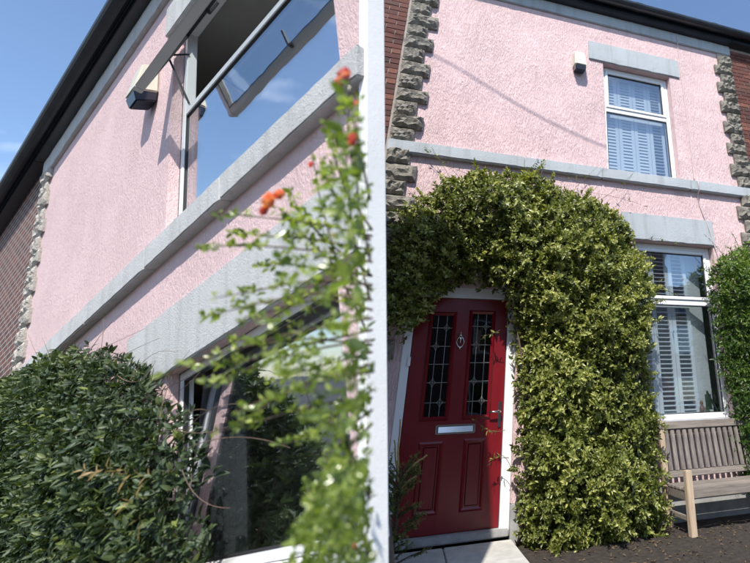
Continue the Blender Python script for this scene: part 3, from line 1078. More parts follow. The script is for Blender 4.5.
for (x, y, dx, dy, ln) in [(470, 174, -40, -22, 1), (460, 178, -34, -30, 1), (452, 182, -20, -34, 1), (540, 178, 6, -26, 1), (575, 188, 30, -28, 1), (600, 200, 36, -30, 1), (520, 173, 20, -18, 1),
                           (640, 240, 36, 4, 1), (646, 285, 30, 10, 1), (640, 262, 28, 26, 1), (560, 183, 28, -8, 1), (505, 430, -30, -10, 1), (512, 470, -22, -6, 1), (655, 430, 26, 10, 1), (500, 330, -18, 6, 1), (585, 192, 60, 14, 1), (430, 196, -26, -12, 1)]:
    Y0, Y1 = -0.16, -0.05 - 0.08 * r.random()
    a, b = rW(x, y, Y0), rW(x + dx, y + dy, Y1)
    c = (a + b) / 2 + np.array([0, -0.02, 0.07 * r.normal()])
    q = [a * (1 - t) ** 2 + 2 * c * t * (1 - t) + b * t * t for t in np.linspace(0, 1, 8)]
    MB().tube(q, list(np.linspace(0.003, 0.0014, 8)), 4).build('tendril', 'twig_pale', arch)
    for i in range(2, 8):
        if r.random() < 0.55:
            tl_.append((q[i], unit(b - a + r.normal(size=3) * 0.15)))
Cc, Aa = np.array([t[0] for t in tl_]), np.array([t[1] for t in tl_])
P_, D_, N_, L_, T_ = sprig_leaves(Cc, Aa, 3, 0.04, 0.016, np.full(len(Cc), 0.5), 0.02, 0.8, 43)
fo = bpy.data.objects.new('tendril_leaf', leaf_mesh('tendril_leaf', 'leaf_arch', P_, D_, N_, L_, L_ * 0.4, T_, BASE[arch.name]))
col.objects.link(fo)
fo['kind'] = 'stuff'
fo.parent = arch

cp = [(714, 272), (726, 256), (745, 247), (775, 250), (800, 270), (800, 480), (752, 492), (747, 462), (741, 428), (736, 400), (730, 370), (724, 335), (717, 305)]
poly = rpoly(cp, -0.2)
clm = thing('green_climber', 'fine-leaved green climber hanging at the right edge above the bench', 'climbing plant', (4.1, -0.1, 0.0))
C, A, U = bush(poly, 4200, 0.34, -0.015, 51, 0.16, 8.0, 0.5)
A[:, 2] -= 0.5
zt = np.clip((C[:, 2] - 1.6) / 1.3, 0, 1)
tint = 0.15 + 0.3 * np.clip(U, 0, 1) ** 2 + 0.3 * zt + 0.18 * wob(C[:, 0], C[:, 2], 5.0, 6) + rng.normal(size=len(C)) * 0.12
P_, D_, N_, L_, T_ = sprig_leaves(C, A, 8, 0.050, 0.012, tint, 0.09, 0.8, 52)
fo = bpy.data.objects.new('foliage', leaf_mesh('foliage', 'leaf_right', P_, D_, N_, L_, L_ * 0.34, T_, BASE[clm.name]))
col.objects.link(fo)
fo['kind'] = 'stuff'
fo.parent = clm
tl_ = []
for k in range(16):
    x, y = [(718, 276), (722, 260), (735, 252), (716, 300), (722, 330), (728, 362), (735, 398), (741, 430), (717, 282), (720, 268), (729, 255), (719, 315), (726, 348), (732, 384), (745, 470), (742, 445)][k]
    a = rW(x + 6, y + 2, -0.12)
    b = rW(x - r.uniform(6, 18) * (1 if k not in (2, 10) else 0.2), y + r.uniform(-14, 10) - (10 if k in (1, 2, 10) else 0), -0.14)
    c = (a + b) / 2 + np.array([0, -0.03, 0.03])
    q = [a * (1 - t) ** 2 + 2 * c * t * (1 - t) + b * t * t for t in np.linspace(0, 1, 7)]
    MB().tube(q, list(np.linspace(0.0035, 0.0015, 7)), 4).build('shoot', 'bark', clm)
    for i in range(1, 7):
        tl_.append((q[i], unit(b - a)))
for k in range(6):
    x = 3.95 + 0.13 * k
    MB().tube([(x + 0.05 * math.sin(z * 3 + k), -0.05, z) for z in np.linspace(0.0, 2.6, 9)], list(np.linspace(0.013, 0.005, 9)), 5).build('stem', 'bark', clm)
Cc, Aa = np.array([t[0] for t in tl_]), np.array([t[1] for t in tl_])
P_, D_, N_, L_, T_ = sprig_leaves(Cc, Aa, 4, 0.036, 0.012, np.full(len(Cc), 0.6), 0.02, 0.9, 53)
fo = bpy.data.objects.new('shoot_leaf', leaf_mesh('shoot_leaf', 'leaf_right', P_, D_, N_, L_, L_ * 0.36, T_, BASE[clm.name]))
col.objects.link(fo)
fo['kind'] = 'stuff'
fo.parent = clm

# small spruce by the door
apex = rW(401, 470, -0.62)
spz = np.array([apex[0], -0.62, 0.016])
con = thing('small_spruce', 'small spruce with bare golden shoots at the foot of the red door', 'shrub', tuple(spz))
tr = MB()
sh = MB()
Pn, Dn, Tn = [], [], []
tr.tube([spz, (spz + apex) / 2 + [0.01, 0, 0], apex], [0.02, 0.014, 0.008], 7)
rr = np.random.default_rng(9)


def needle_branch(a, b, nn, ln):
    for i in range(nn):
        t = rr.uniform(0.05, 1.0)
        p = a * (1 - t) + b * t
        Pn.append(p)
        d = unit(b - a) * 0.8 + unit(rr.normal(size=3)) * 0.8
        Dn.append(d)
        Tn.append(0.25 + 0.5 * t + rr.normal() * 0.15)


for k in range(58):
    t = rr.uniform(0.08, 0.98)
    a = spz * (1 - t) + apex * t
    th = rr.uniform(0, 6.28)
    ln = 0.10 + 0.24 * (1 - t) * rr.uniform(0.6, 1.1)
    b = a + np.array([math.cos(th) * ln, math.sin(th) * ln * 0.8, 0.05 + 0.12 * rr.random()])
    tr.tube([a, (a + b) / 2 + [0, 0, 0.01], b], [0.006, 0.004, 0.0025], 4)
    needle_branch(a, b, 90, ln)
    for s_ in range(3):
        m0 = a + (b - a) * rr.uniform(0.35, 0.85)
        e = m0 + unit(b - a + rr.normal(size=3) * [0.1, 0.1, 0.05]) * 0.07 + np.array([rr.normal() * 0.03, rr.normal() * 0.03, 0.015])
        needle_branch(m0, e, 45, 0.06)
tr.build('branch', 'bark', con)
Pn, Dn, Tn = np.array(Pn), unit(np.array(Dn)), np.array(Tn)
nl = leaf_mesh('needles', 'needle', Pn, Dn, unit(rr.normal(size=Pn.shape)), rr.uniform(0.014, 0.024, len(Pn)), 0.0045, Tn, BASE[con.name], 0.1, 0.05)
fo = bpy.data.objects.new('needles', nl)
col.objects.link(fo)
fo['kind'] = 'stuff'
fo.parent = con
for (px0, px1) in (((397, 480), (400, 420)), ((400, 478), (427, 455)), ((400, 490), (416, 476)), ((398, 482), (394, 440))):
    a, b = rW(*px0, -0.62), rW(*px1, -0.64)
    q = [a * (1 - t) + b * t + np.array([0.004 * math.sin(9 * t), 0, 0.01 * math.sin(3.1 * t)]) for t in np.linspace(0, 1, 8)]
    sh.tube(q, list(np.linspace(0.008, 0.0055, 8)), 5)
    for i in range(30):
        t = rr.random()
        p = a * (1 - t) + b * t
        sh.tube([p, p + unit(rr.normal(size=3) + unit(b - a)) * 0.014], [0.004, 0.001], 3)
sh.build('bare_shoot', 'bud_stem', con)

# ================================================================== bench
bn = thing('garden_bench', 'weathered slatted wooden garden bench under the lower window', 'bench', (3.25, -0.4, 0.004))
bx0, bx1 = 2.52, 4.06
zt, zbk, zs = 0.935, 0.46, 0.385


def back_y(z):
    return -0.20 + (z - 0.40) * 0.14


def rail(z0, z1, name, y0=-0.02, y1=0.022):
    ya, yb_ = back_y(z0), back_y(z1)
    MB().hexa([(bx0, ya + y0, z0), (bx1, ya + y0, z0), (bx1, ya + y1, z0), (bx0, ya + y1, z0)], [(bx0, yb_ + y0, z1), (bx1, yb_ + y0, z1), (bx1, yb_ + y1, z1), (bx0, yb_ + y1, z1)]).build(name, 'wood', bn, bevel=0.006)


rail(0.875, 0.95, 'top_rail', -0.024, 0.024)
rail(0.43, 0.49, 'bottom_rail')
za, zc = 0.492, 0.873
slat_me = MB().hexa([(0, back_y(za) - 0.011, za), (0.046, back_y(za) - 0.011, za), (0.046, back_y(za) + 0.009, za), (0, back_y(za) + 0.009, za)],
                    [(0, back_y(zc) - 0.011, zc), (0.046, back_y(zc) - 0.011, zc), (0.046, back_y(zc) + 0.009, zc), (0, back_y(zc) + 0.009, zc)]).mesh('back_slat', 'wood_v', (0, 0, 0), 0.004)
x = bx0 + 0.06
while x < bx1 - 0.08:
    place('back_slat', slat_me, bn, (x, 0, 0))
    x += 0.0735
seat_me = MB().box(bx0 + 0.01, bx1 - 0.01, 0, 0.062, 0, 0.022).mesh('seat_slat', 'wood', (0, 0, 0), 0.004)
for k in range(5):
    place('seat_slat', seat_me, bn, (0, -0.56 + k * 0.074, zs - 0.022))
MB().box(bx0 + 0.04, bx1 - 0.04, -0.605, -0.575, zs - 0.085, zs - 0.004).build('front_rail', 'wood', bn, bevel=0.006)
for xx in (bx0, bx1 - 0.06):
    mat = 'wood_sunlit' if xx == bx0 else 'wood'
    MB().box(xx, xx + 0.066, -0.645, -0.580 + 0.0, 0.004, 0.54 if xx == bx0 else 0.56).build('leg', mat, bn, bevel=0.006)
    MB().hexa([(xx, -0.20, 0.004), (xx + 0.06, -0.20, 0.004), (xx + 0.06, -0.14, 0.004), (xx, -0.14, 0.004)],
              [(xx, back_y(0.93) - 0.022, 0.965), (xx + 0.06, back_y(0.93) - 0.022, 0.965), (xx + 0.06, back_y(0.93) + 0.030, 0.965), (xx, back_y(0.93) + 0.030, 0.965)]).build('leg', mat, bn, bevel=0.006)
    MB().box(xx + 0.012, xx + 0.048, -0.578, -0.205, zs - 0.10, zs - 0.025).build('side_rail', 'wood', bn, bevel=0.005)
    MB().box(xx + 0.015, xx + 0.045, -0.578, -0.205, 0.12, 0.16).build('stretcher', 'wood', bn, bevel=0.005)

# ornaments on the inner window board
o1 = MB()
zw = LW[2] + 0.066
o1.tube([(3.36, 0.19, zw), (3.375, 0.19, zw + 0.24)], 0.012, 6)
o1.tube([(3.375, 0.19, zw + 0.23), (3.50, 0.20, zw)], 0.012, 6)
o1.box(3.34, 3.42, 0.186, 0.196, zw + 0.03, zw + 0.2)
tag(o1.build('easel_ornament', 'ornament_dark', None), 'dark folding easel ornament in the corner of the lower window', 'ornament')
o2 = MB()
prof = [(0.0, 0.0), (0.028, 0.01), (0.034, 0.035), (0.026, 0.06), (0.014, 0.075), (0.022, 0.095), (0.018, 0.115), (0.0, 0.125)]
o2.tube([(3.28, 0.19, zw + p[1] + 0.001 * i) for i, p in enumerate(prof)], [max(0.003, p[0]) for p in prof], 10)
for s_ in (-1, 1):
    o2.tube([(3.28 + s_ * 0.011, 0.19, zw + 0.118), (3.28 + s_ * 0.013, 0.19, zw + 0.138)], [0.007, 0.001], 5)
tag(o2.build('cat_ornament', 'ornament_brown', None, smooth=True), 'small brown cat-shaped ornament beside the dark easel in the window', 'ornament')
MB().box(LW[0] + 0.02, LW[1] - 0.02, 0.182, 0.34, LW[2] + 0.03, LW[2] + 0.064).build('window_board', 'shutter', house, bevel=0.004)
rc = MB()
rgr = np.random.default_rng(3)
cush = []
for i in range(13):
    for k in range(9):
        u, v = i / 12, k / 8
        b = math.sin(math.pi * u) ** 0.4 * math.sin(math.pi * v) ** 0.4
        cush.append((2.86 + 0.44 * u, 0.55 - 0.09 * b, LW[2] + 0.12 + 0.40 * v + 0.03 * (rgr.random() - 0.5) * b))
rc.add(cush, [(i * 9 + k, (i + 1) * 9 + k, (i + 1) * 9 + k + 1, i * 9 + k + 1) for i in range(12) for k in range(8)])
rc.add([(p[0], 1.10 - p[1], p[2]) for p in cush], [(i * 9 + k, i * 9 + k + 1, (i + 1) * 9 + k + 1, (i + 1) * 9 + k) for i in range(12) for k in range(8)])
tag(rc.build('red_cushion', 'red_cloth', None, smooth=True), 'red cushion glimpsed between the shutter slats of the lower window', 'cushion')

# ================================================================== ground
gr = MB()
gr.add([(-900, -900, -0.004), (900, -900, -0.004), (900, 900, -0.004), (-900, 900, -0.004)], [(0, 1, 2, 3)])
g = gr.build('ground', 'asphalt', None)
g['kind'] = 'structure'
bed = MB()
nxb, nyb = 60, 26
vb = [(1.02 + 4.6 * i / nxb, -1.55 + 1.53 * k / nyb, 0.0 + 0.014 * random.random() * (1 if 0 < i < nxb and 0 < k < nyb else 0)) for i in range(nxb + 1) for k in range(nyb + 1)]
bed.add(vb, [(i * (nyb + 1) + k, (i + 1) * (nyb + 1) + k, (i + 1) * (nyb + 1) + k + 1, i * (nyb + 1) + k + 1) for i in range(nxb) for k in range(nyb)])
b_ = bed.build('garden_bed', 'soil', None, smooth=True)
b_['kind'] = 'structure'
pth = MB().box(-1.4, 1.0, -2.6, -0.035, -0.003, 0.012).build('path', 'joint', None)
pth['kind'] = 'structure'
slab = MB().box(0, 0.59, 0, 0.59, 0, 0.035).mesh('paving_slab', 'paving', (0, 0, 0), 0.006)
for i in range(4):
    for k in range(4):
        place('paving_slab', slab, pth, (-1.39 + 0.598 * i, -0.64 - 0.6 * k, 0.012 + 0.004 * random.random()))
# fallen leaves and stones on the bed
deb_P = np.stack([rng.uniform(1.1, 5.2, 700), rng.uniform(-1.5, -0.06, 700), np.full(700, 0.014)], 1)
deb = leaf_mesh('leaf_litter', 'leaf_dry', deb_P, unit(rng.normal(size=(700, 3)) * [1, 1, 0.2]), np.tile([0, 0, 1.0], (700, 1)) + rng.normal(size=(700, 3)) * 0.3, 0.035, 0.016, rng.random(700) * 0.3)
do = bpy.data.objects.new('leaf_litter', deb)
col.objects.link(do)
do['kind'] = 'stuff'
tag(do, 'dry leaf litter scattered on the soil under the bench', 'leaf litter')

# houses across the street: seen as reflections in the window glass
for x0, wmat, lab in ((5.0, 'cream', 'cream house with a brick chimney mirrored in the lower window glass'), (-4.1, 'brick_far', 'brick house across the street mirrored darkly in the leaded door glass')):
    op = thing('opposite_house', lab, 'house', (x0 + 4.5, -15.0, 0))
    MB().box(x0, x0 + 9.0, -19.0, -15.0, 0.0, 5.0).build('wall', wmat, op)
    rf = MB().add([(x0, -14.7, 4.9), (x0 + 9.0, -14.7, 4.9), (x0 + 9.0, -17, 6.9), (x0, -17, 6.9), (x0, -19.3, 4.9), (x0 + 9.0, -19.3, 4.9)],
                  [(0, 1, 2, 3), (3, 2, 5, 4), (0, 3, 4), (1, 5, 2)]).build('roof', 'slate', op)
    MB().box(x0 + 6.0, x0 + 7.1, -17.4, -16.5, 6.2, 8.6).build('chimney', 'brick_far', rf)
    for wx in (0.8, 3.4, 6.2):
        for wz in (0.9, 3.2):
            w_ = MB().ring(x0 + wx, x0 + wx + 1.1, wz, wz + 1.25, 0.07, -15.0, -14.95).build('window', 'upvc', op)
            MB().box(x0 + wx + 0.07, x0 + wx + 1.03, -14.995, -14.98, wz + 0.07, wz + 1.18).build('pane', 'glass', w_)

# ================================================================== LEFT HOUSE (frame ML; the camera is at (0,-DIST_L,0) there)
S = DIST_L / 2.0
edgeA, edgeB = lP(370, -150), lP(370, 640)
zlo = -0.9


def end_x(z):
    t = (z - edgeB[2]) / (edgeA[2] - edgeB[2])
    return edgeB[0] + (edgeA[0] - edgeB[0]) * t


Z_TOPL = 7.05 * S                      # top of pink, under the cornice
Z_EAVL = 7.45 * S
BL0, BL1 = 2.69 * S, 2.96 * S
QX = -13.3 * S                         # outer edge of the quoins
YW = 0.072                             # recess of the window frames
uwl = lP(178, 216, YW)[0]
UWL = (uwl, lP(341, 70, 0.0)[0], BL1, 6.25 * S)
lwl = lP(176, 470, 0.07)[0]
LWL = (lwl, end_x(-0.45 * S) - 0.07, -0.50 * S, 1.36 * S)
hl = thing('pink_house', 'pink house front seen steeply from below with an open top window', 'house', (-3.0, 0, -1.3), ML)
wall_holes(QX, -0.5, zlo, Z_TOPL, [UWL, LWL], 0.07, end_x).build('wall', 'pink_left', hl)


def slab_to_end(x0, y0, y1, z0, z1, name, mat, bevel=0.006):
    e0, e1 = end_x(z0), end_x(z1)
    return MB().hexa([(x0, y0, z0), (e0, y0, z0), (e0, y1, z0), (x0, y1, z0)], [(x0, y0, z1), (e1, y0, z1), (e1, y1, z1), (x0, y1, z1)]).build(name, mat, hl, bevel=bevel)


def lband(x0, x1):
    MB().box(x0, x1, -0.075, 0.02, BL0, BL1).build('band_stone', 'paint_pale', hl, bevel=0.008)


cuts = [QX - 0.02, -5.6, -4.3, -3.1]
for a, b in zip(cuts[:-1], cuts[1:]):
    lband(a + 0.0015, b - 0.0015)
slab_to_end(cuts[-1] + 0.0015, -0.075, 0.02, BL0, BL1, 'band_stone', 'paint_pale', 0.008)
LTX = lP(131, 366)[0]
slab_to_end(LTX, -0.03, 0.069, 1.363 * S, 2.04 * S, 'lintel', 'paint_pale')
MB().box(UWL[0] - 0.15, UWL[1] + 0.15, -0.028, 0.12, UWL[3] + 0.002, UWL[3] + 0.33).build('lintel', 'paint_pale', hl, bevel=0.006)
slab_to_end(QX, -0.04, 0.069, Z_TOPL + 0.002, Z_EAVL, 'cornice', 'paint_pale')
quoins(hl, QX, 1, zlo + 0.1, BL0 - 0.01, 'stone_pale', seed=13, deep=0.04)
quoins(hl, QX, 1, BL1 + 0.004, Z_TOPL, 'stone_pale', seed=14, deep=0.04)


def eaves_left(parent, x0, x1, z):
    MB().box(x0, x1, -0.12, 0.25, z + 0.003, z + 0.13).build('fascia', 'gutter', parent, bevel=0.006)
    MB().prism(gutter_profile(-0.195, z + 0.13, 0.072), x0, x1).build('gutter', 'gutter', parent)
    MB().prism([(-0.22, z + 0.148), (0.25, z + 0.37), (0.25, z + 0.40), (-0.22, z + 0.18)], x0, x1).build('roof', 'slate', parent)


eaves_left(hl, QX, end_x(Z_EAVL) - 0.1, Z_EAVL)
ln_ = thing('brick_house', 'shadowy brick house front beyond the pale quoins at the left edge', 'house', (-10, 0, -1.3), ML)
MB().box(QX - 9.0, QX - 0.004, 0.0, 0.3, zlo, Z_EAVL).build('wall', 'brick_far', ln_)
eaves_left(ln_, QX - 9.0, QX - 0.004, Z_EAVL)



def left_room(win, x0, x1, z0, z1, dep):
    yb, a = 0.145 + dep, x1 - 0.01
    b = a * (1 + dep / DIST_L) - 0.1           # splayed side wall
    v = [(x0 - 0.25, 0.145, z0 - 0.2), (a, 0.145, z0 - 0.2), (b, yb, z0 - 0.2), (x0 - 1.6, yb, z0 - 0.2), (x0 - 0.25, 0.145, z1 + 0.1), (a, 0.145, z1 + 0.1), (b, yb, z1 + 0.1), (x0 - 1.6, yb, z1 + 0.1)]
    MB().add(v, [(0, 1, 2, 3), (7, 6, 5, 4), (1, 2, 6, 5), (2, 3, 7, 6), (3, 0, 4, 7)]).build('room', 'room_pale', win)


# upper window with an open top-hung sash
x0, x1, z0, z1 = UWL
TRZ = 4.80 * S
wu = MB().ring(x0 + 0.002, x1 - 0.002, z0 + 0.002, z1 - 0.002, 0.055, YW, YW + 0.07).build('window', 'upvc', hl, bevel=0.005)
MB().box(x0 + 0.057, x1 - 0.057, YW + 0.003, YW + 0.066, TRZ - 0.028, TRZ + 0.028).build('transom', 'upvc', wu, bevel=0.005)
MB().ring(x0 + 0.058, x1 - 0.058, z0 + 0.058, TRZ - 0.029, 0.010, YW + 0.008, YW + 0.03).build('gasket', 'gasket', wu)
MB().box(x0 + 0.057, x1 - 0.057, YW + 0.018, YW + 0.024, z0 + 0.057, TRZ - 0.028).build('pane', 'glass_left', wu)
# the sash hangs from the head and swings outwards
sx0, sx1, sz1 = x0 + 0.05, x1 - 0.05, z1 - 0.05
sh_h = sz1 - TRZ - 0.03
swing = math.asin(min(0.9, 0.29 / sh_h))
rotm = Matrix.Translation((0, YW - 0.012, sz1)) @ Matrix.Rotation(-swing, 4, 'X')


def swung(mb):
    out = []
    for vv in mb.v:
        out.append(np.array([(rotm @ Vector((p[0], p[1], p[2] - sz1)))[:] for p in vv]))
    mb.v = out
    return mb


sash = swung(MB().ring(sx0, sx1, sz1 - sh_h, sz1, 0.055, -0.03, 0.03)).build('sash', 'upvc_shaded', wu, bevel=0.005)
swung(MB().ring(sx0 + 0.056, sx1 - 0.056, sz1 - sh_h + 0.056, sz1 - 0.056, 0.008, -0.012, 0.028)).build('gasket', 'gasket', wu)
swung(MB().box(sx0 + 0.055, sx1 - 0.055, -0.004, 0.004, sz1 - sh_h + 0.055, sz1 - 0.055)).build('pane', 'glass', wu)
xm = (sx0 + sx1) / 2
hm = MB().box(xm - 0.012, xm + 0.012, 0.031, 0.05, sz1 - sh_h + 0.008, sz1 - sh_h + 0.05)
hm.box(xm - 0.010, xm + 0.010, 0.050, 0.068, sz1 - sh_h + 0.02, sz1 - sh_h + 0.16)
swung(hm).build('handle', 'gasket', wu, bevel=0.003)
for xx in (x0 + 0.062, x1 - 0.070):
    pA = np.array([xx, YW + 0.02, TRZ + 0.10])
    pB = np.array((rotm @ Vector((xx, 0.0, -sh_h * 0.42)))[:])
    pC = np.array([xx, YW + 0.01, TRZ + sh_h * 0.75])
    MB().tube([pA, pB], 0.008, 5).tube([pB, pC], 0.008, 5).build('stay', 'gasket', wu)
left_room(wu, x0, x1, z0, z1, 0.55)

# lower window
x0, x1, z0, z1 = LWL
YL = 0.072
wlw = MB().ring(x0 + 0.002, x1 - 0.002, z0 + 0.002, z1 - 0.002, 0.05, YL, YL + 0.06).build('window', 'upvc', hl, bevel=0.005)
MB().ring(x0 + 0.053, x1 - 0.053, z0 + 0.053, z1 - 0.053, 0.012, YL + 0.006, YL + 0.03).build('gasket', 'gasket', wlw)
# fixed pane; tilt into the room added so it mirrors sky, not ground
tl = 0.095
MB().hexa([(x0 + 0.052, YL + 0.018, z0 + 0.052), (x1 - 0.052, YL + 0.018, z0 + 0.052), (x1 - 0.052, YL + 0.024, z0 + 0.052), (x0 + 0.052, YL + 0.024, z0 + 0.052)],
          [(x0 + 0.052, YL + 0.018 + tl, z1 - 0.052), (x1 - 0.052, YL + 0.018 + tl, z1 - 0.052), (x1 - 0.052, YL + 0.024 + tl, z1 - 0.052), (x0 + 0.052, YL + 0.024 + tl, z1 - 0.052)]).build('pane', 'glass_left', wlw)
left_room(wlw, x0, x1, z0, z1, 0.55)
MB().box(x0 - 0.02, x1, -0.07, YL, z0 - 0.07, z0 + 0.003).build('sill', 'upvc', hl, bevel=0.008)
cu = MB()
nc = 60
cv = []
cxa, cxb = x0 + 0.02, lP(256, 480, 0.3)[0]
for i in range(nc + 1):
    u = i / nc
    xx = cxa + (cxb - cxa) * u
    yy = 0.24 + 0.022 * math.sin(u * 34)
    for z in (z0 + 0.01, z1 - 0.02):
        cv.append((xx, yy, z))
cu.add(cv, [(2 * i, 2 * i + 2, 2 * i + 3, 2 * i + 1) for i in range(nc)])
co = cu.build('curtain', 'curtain', None, smooth=True)
co.matrix_world = ML
tag(co, 'pale grey curtain hanging inside the lower window behind the flowering branches', 'curtain')

# security light on the left house
lx, lz = lP(143, 92, -0.08)[0], lP(143, 92, -0.08)[2]
sl2 = thing('security_light', 'cream security light with dark lens seen from below near the gutter', 'light', (lx, -0.002, lz - 0.1), ML)
MB().hexa([(lx - 0.10, -0.17, lz - 0.06), (lx + 0.10, -0.17, lz - 0.06), (lx + 0.10, -0.002, lz - 0.03), (lx - 0.10, -0.002, lz - 0.03)],
          [(lx - 0.09, -0.12, lz + 0.24), (lx + 0.09, -0.12, lz + 0.24), (lx + 0.09, -0.002, lz + 0.26), (lx - 0.09, -0.002, lz + 0.26)]).build('housing', 'lamp_body', sl2, bevel=0.012)
MB().hexa([(lx - 0.085, -0.14, lz - 0.16), (lx + 0.085, -0.14, lz - 0.16), (lx + 0.085, -0.01, lz - 0.12), (lx - 0.085, -0.01, lz - 0.12)],
          [(lx - 0.095, -0.165, lz - 0.063), (lx + 0.095, -0.165, lz - 0.063), (lx + 0.095, -0.006, lz - 0.033), (lx - 0.095, -0.006, lz - 0.033)]).build('lens', 'lamp_lens', sl2, bevel=0.01)

# added white pier: fills the blank gap between the views, closing the left front
pA, pB = lP(364, -170), lP(364, 660)
qA, qB = lP(372, -170), lP(372, 660)
pr = MB()
pr.hexa([(pB[0], -0.03, pB[2]), (qB[0], -0.03, qB[2]), (qB[0], 0.073, qB[2]), (pB[0], 0.073, pB[2])],
        [(pA[0], -0.03, pA[2]), (qA[0], -0.03, qA[2]), (qA[0], 0.073, qA[2]), (pA[0], 0.073, pA[2])])
po = pr.build('white_gap_pier', 'white_gap_pier', None, bevel=0.006)
po.matrix_world = ML
tag(po, 'tall narrow white pier added in the blank gap between the two pink house fronts', 'pier')

# ================================================================== plants of the left house


def lpoly(px, Y):
    return [(lP(a, b, Y)[0], lP(a, b, Y)[2]) for a, b in px]


sp_ = [(-70, 420), (-30, 392), (0, 380), (24, 366), (60, 357), (98, 362), (114, 378), (124, 396), (136, 412), (152, 424), (166, 438), (173, 465), (171, 500), (167, 530), (164, 590), (60, 600), (-60, 600)]
poly = lpoly(sp_, -0.22)
shb = thing('dark_shrub', 'dense dark green shrub filling the lower left below the pink wall', 'shrub', (-4.5, -0.2, -0.9), ML)
C, A, U = bush(poly, 9600, 0.30, -0.02, 61, 0.08, 5.0)
A[:, 2] += 0.1
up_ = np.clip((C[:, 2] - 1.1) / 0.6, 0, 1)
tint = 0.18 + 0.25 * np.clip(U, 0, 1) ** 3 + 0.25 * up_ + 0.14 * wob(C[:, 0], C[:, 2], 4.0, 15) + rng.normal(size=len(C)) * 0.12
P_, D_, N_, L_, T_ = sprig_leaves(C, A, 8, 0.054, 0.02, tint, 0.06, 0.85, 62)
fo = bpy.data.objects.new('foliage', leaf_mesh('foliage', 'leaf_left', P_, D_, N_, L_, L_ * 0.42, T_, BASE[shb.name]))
col.objects.link(fo)
fo['kind'] = 'stuff'
fo.parent = shb
yl_c = np.array([lP(a, b, -0.46) for a, b in [(86, 470), (95, 472), (104, 469), (112, 471), (120, 470), (128, 474), (133, 500), (140, 520), (147, 476)]])
P_, D_, N_, L_, T_ = sprig_leaves(yl_c, np.tile([0.1, -1, 0.2], (len(yl_c), 1)), 3, 0.05, 0.02, np.full(len(yl_c), 0.5), 0.02, 1.0, 63)
fo = bpy.data.objects.new('yellow_leaf', leaf_mesh('yellow_leaf', 'leaf_yellow', P_, D_, N_, L_, L_ * 0.25, T_, BASE[shb.name]))
col.objects.link(fo)
fo['kind'] = 'stuff'
fo.parent = shb
for k in range(8):
    x = -6.6 + 0.42 * k
    MB().tube([(x + 0.09 * math.sin(z * 2 + k), -0.14 - 0.04 * math.sin(z * 3 + k), z) for z in np.linspace(-1.3, 0.75 if x < -4.6 else 0.1, 9)], list(np.linspace(0.02, 0.006, 9)), 6).build('stem', 'bark', shb, smooth=True)
rt = np.random.default_rng(8)
for (a, b, c) in [((60, 360), (70, 330), (100, 318)), ((85, 360), (95, 340), (112, 322)), ((98, 362), (105, 335), (103, 318)), ((80, 358), (110, 345), (146, 328)), ((40, 362), (32, 345), (28, 334)),
                  ((50, 360), (46, 345), (42, 338)), ((105, 366), (130, 350), (160, 338)), ((118, 376), (140, 395), (156, 360)), ((140, 400), (190, 380), (230, 350)), ((150, 408), (180, 395), (200, 372)),
                  ((170, 425), (205, 395), (215, 420)), ((175, 430), (210, 440), (240, 420)), ((130, 380), (150, 345), (175, 352)), ((182, 470), (195, 510), (230, 508)), ((184, 450), (235, 425), (290, 448)), ((182, 440), (200, 402), (240, 404)),
                  ((160, 418), (165, 380), (190, 350)), ((66, 358), (84, 340), (92, 330)), ((180, 500), (196, 486), (190, 470))]:
    pa, pc, pb = lP(*a, -0.22), lP(*b, -0.16 - 0.1 * rt.random()), lP(*c, -0.10 - 0.05 * rt.random())
    q = [pa * (1 - t) ** 2 + 2 * pc * t * (1 - t) + pb * t * t for t in np.linspace(0, 1, 10)]
    MB().tube(q, list(np.linspace(0.0022, 0.0010, 10)), 4).build('tendril', 'twig_pale', shb)

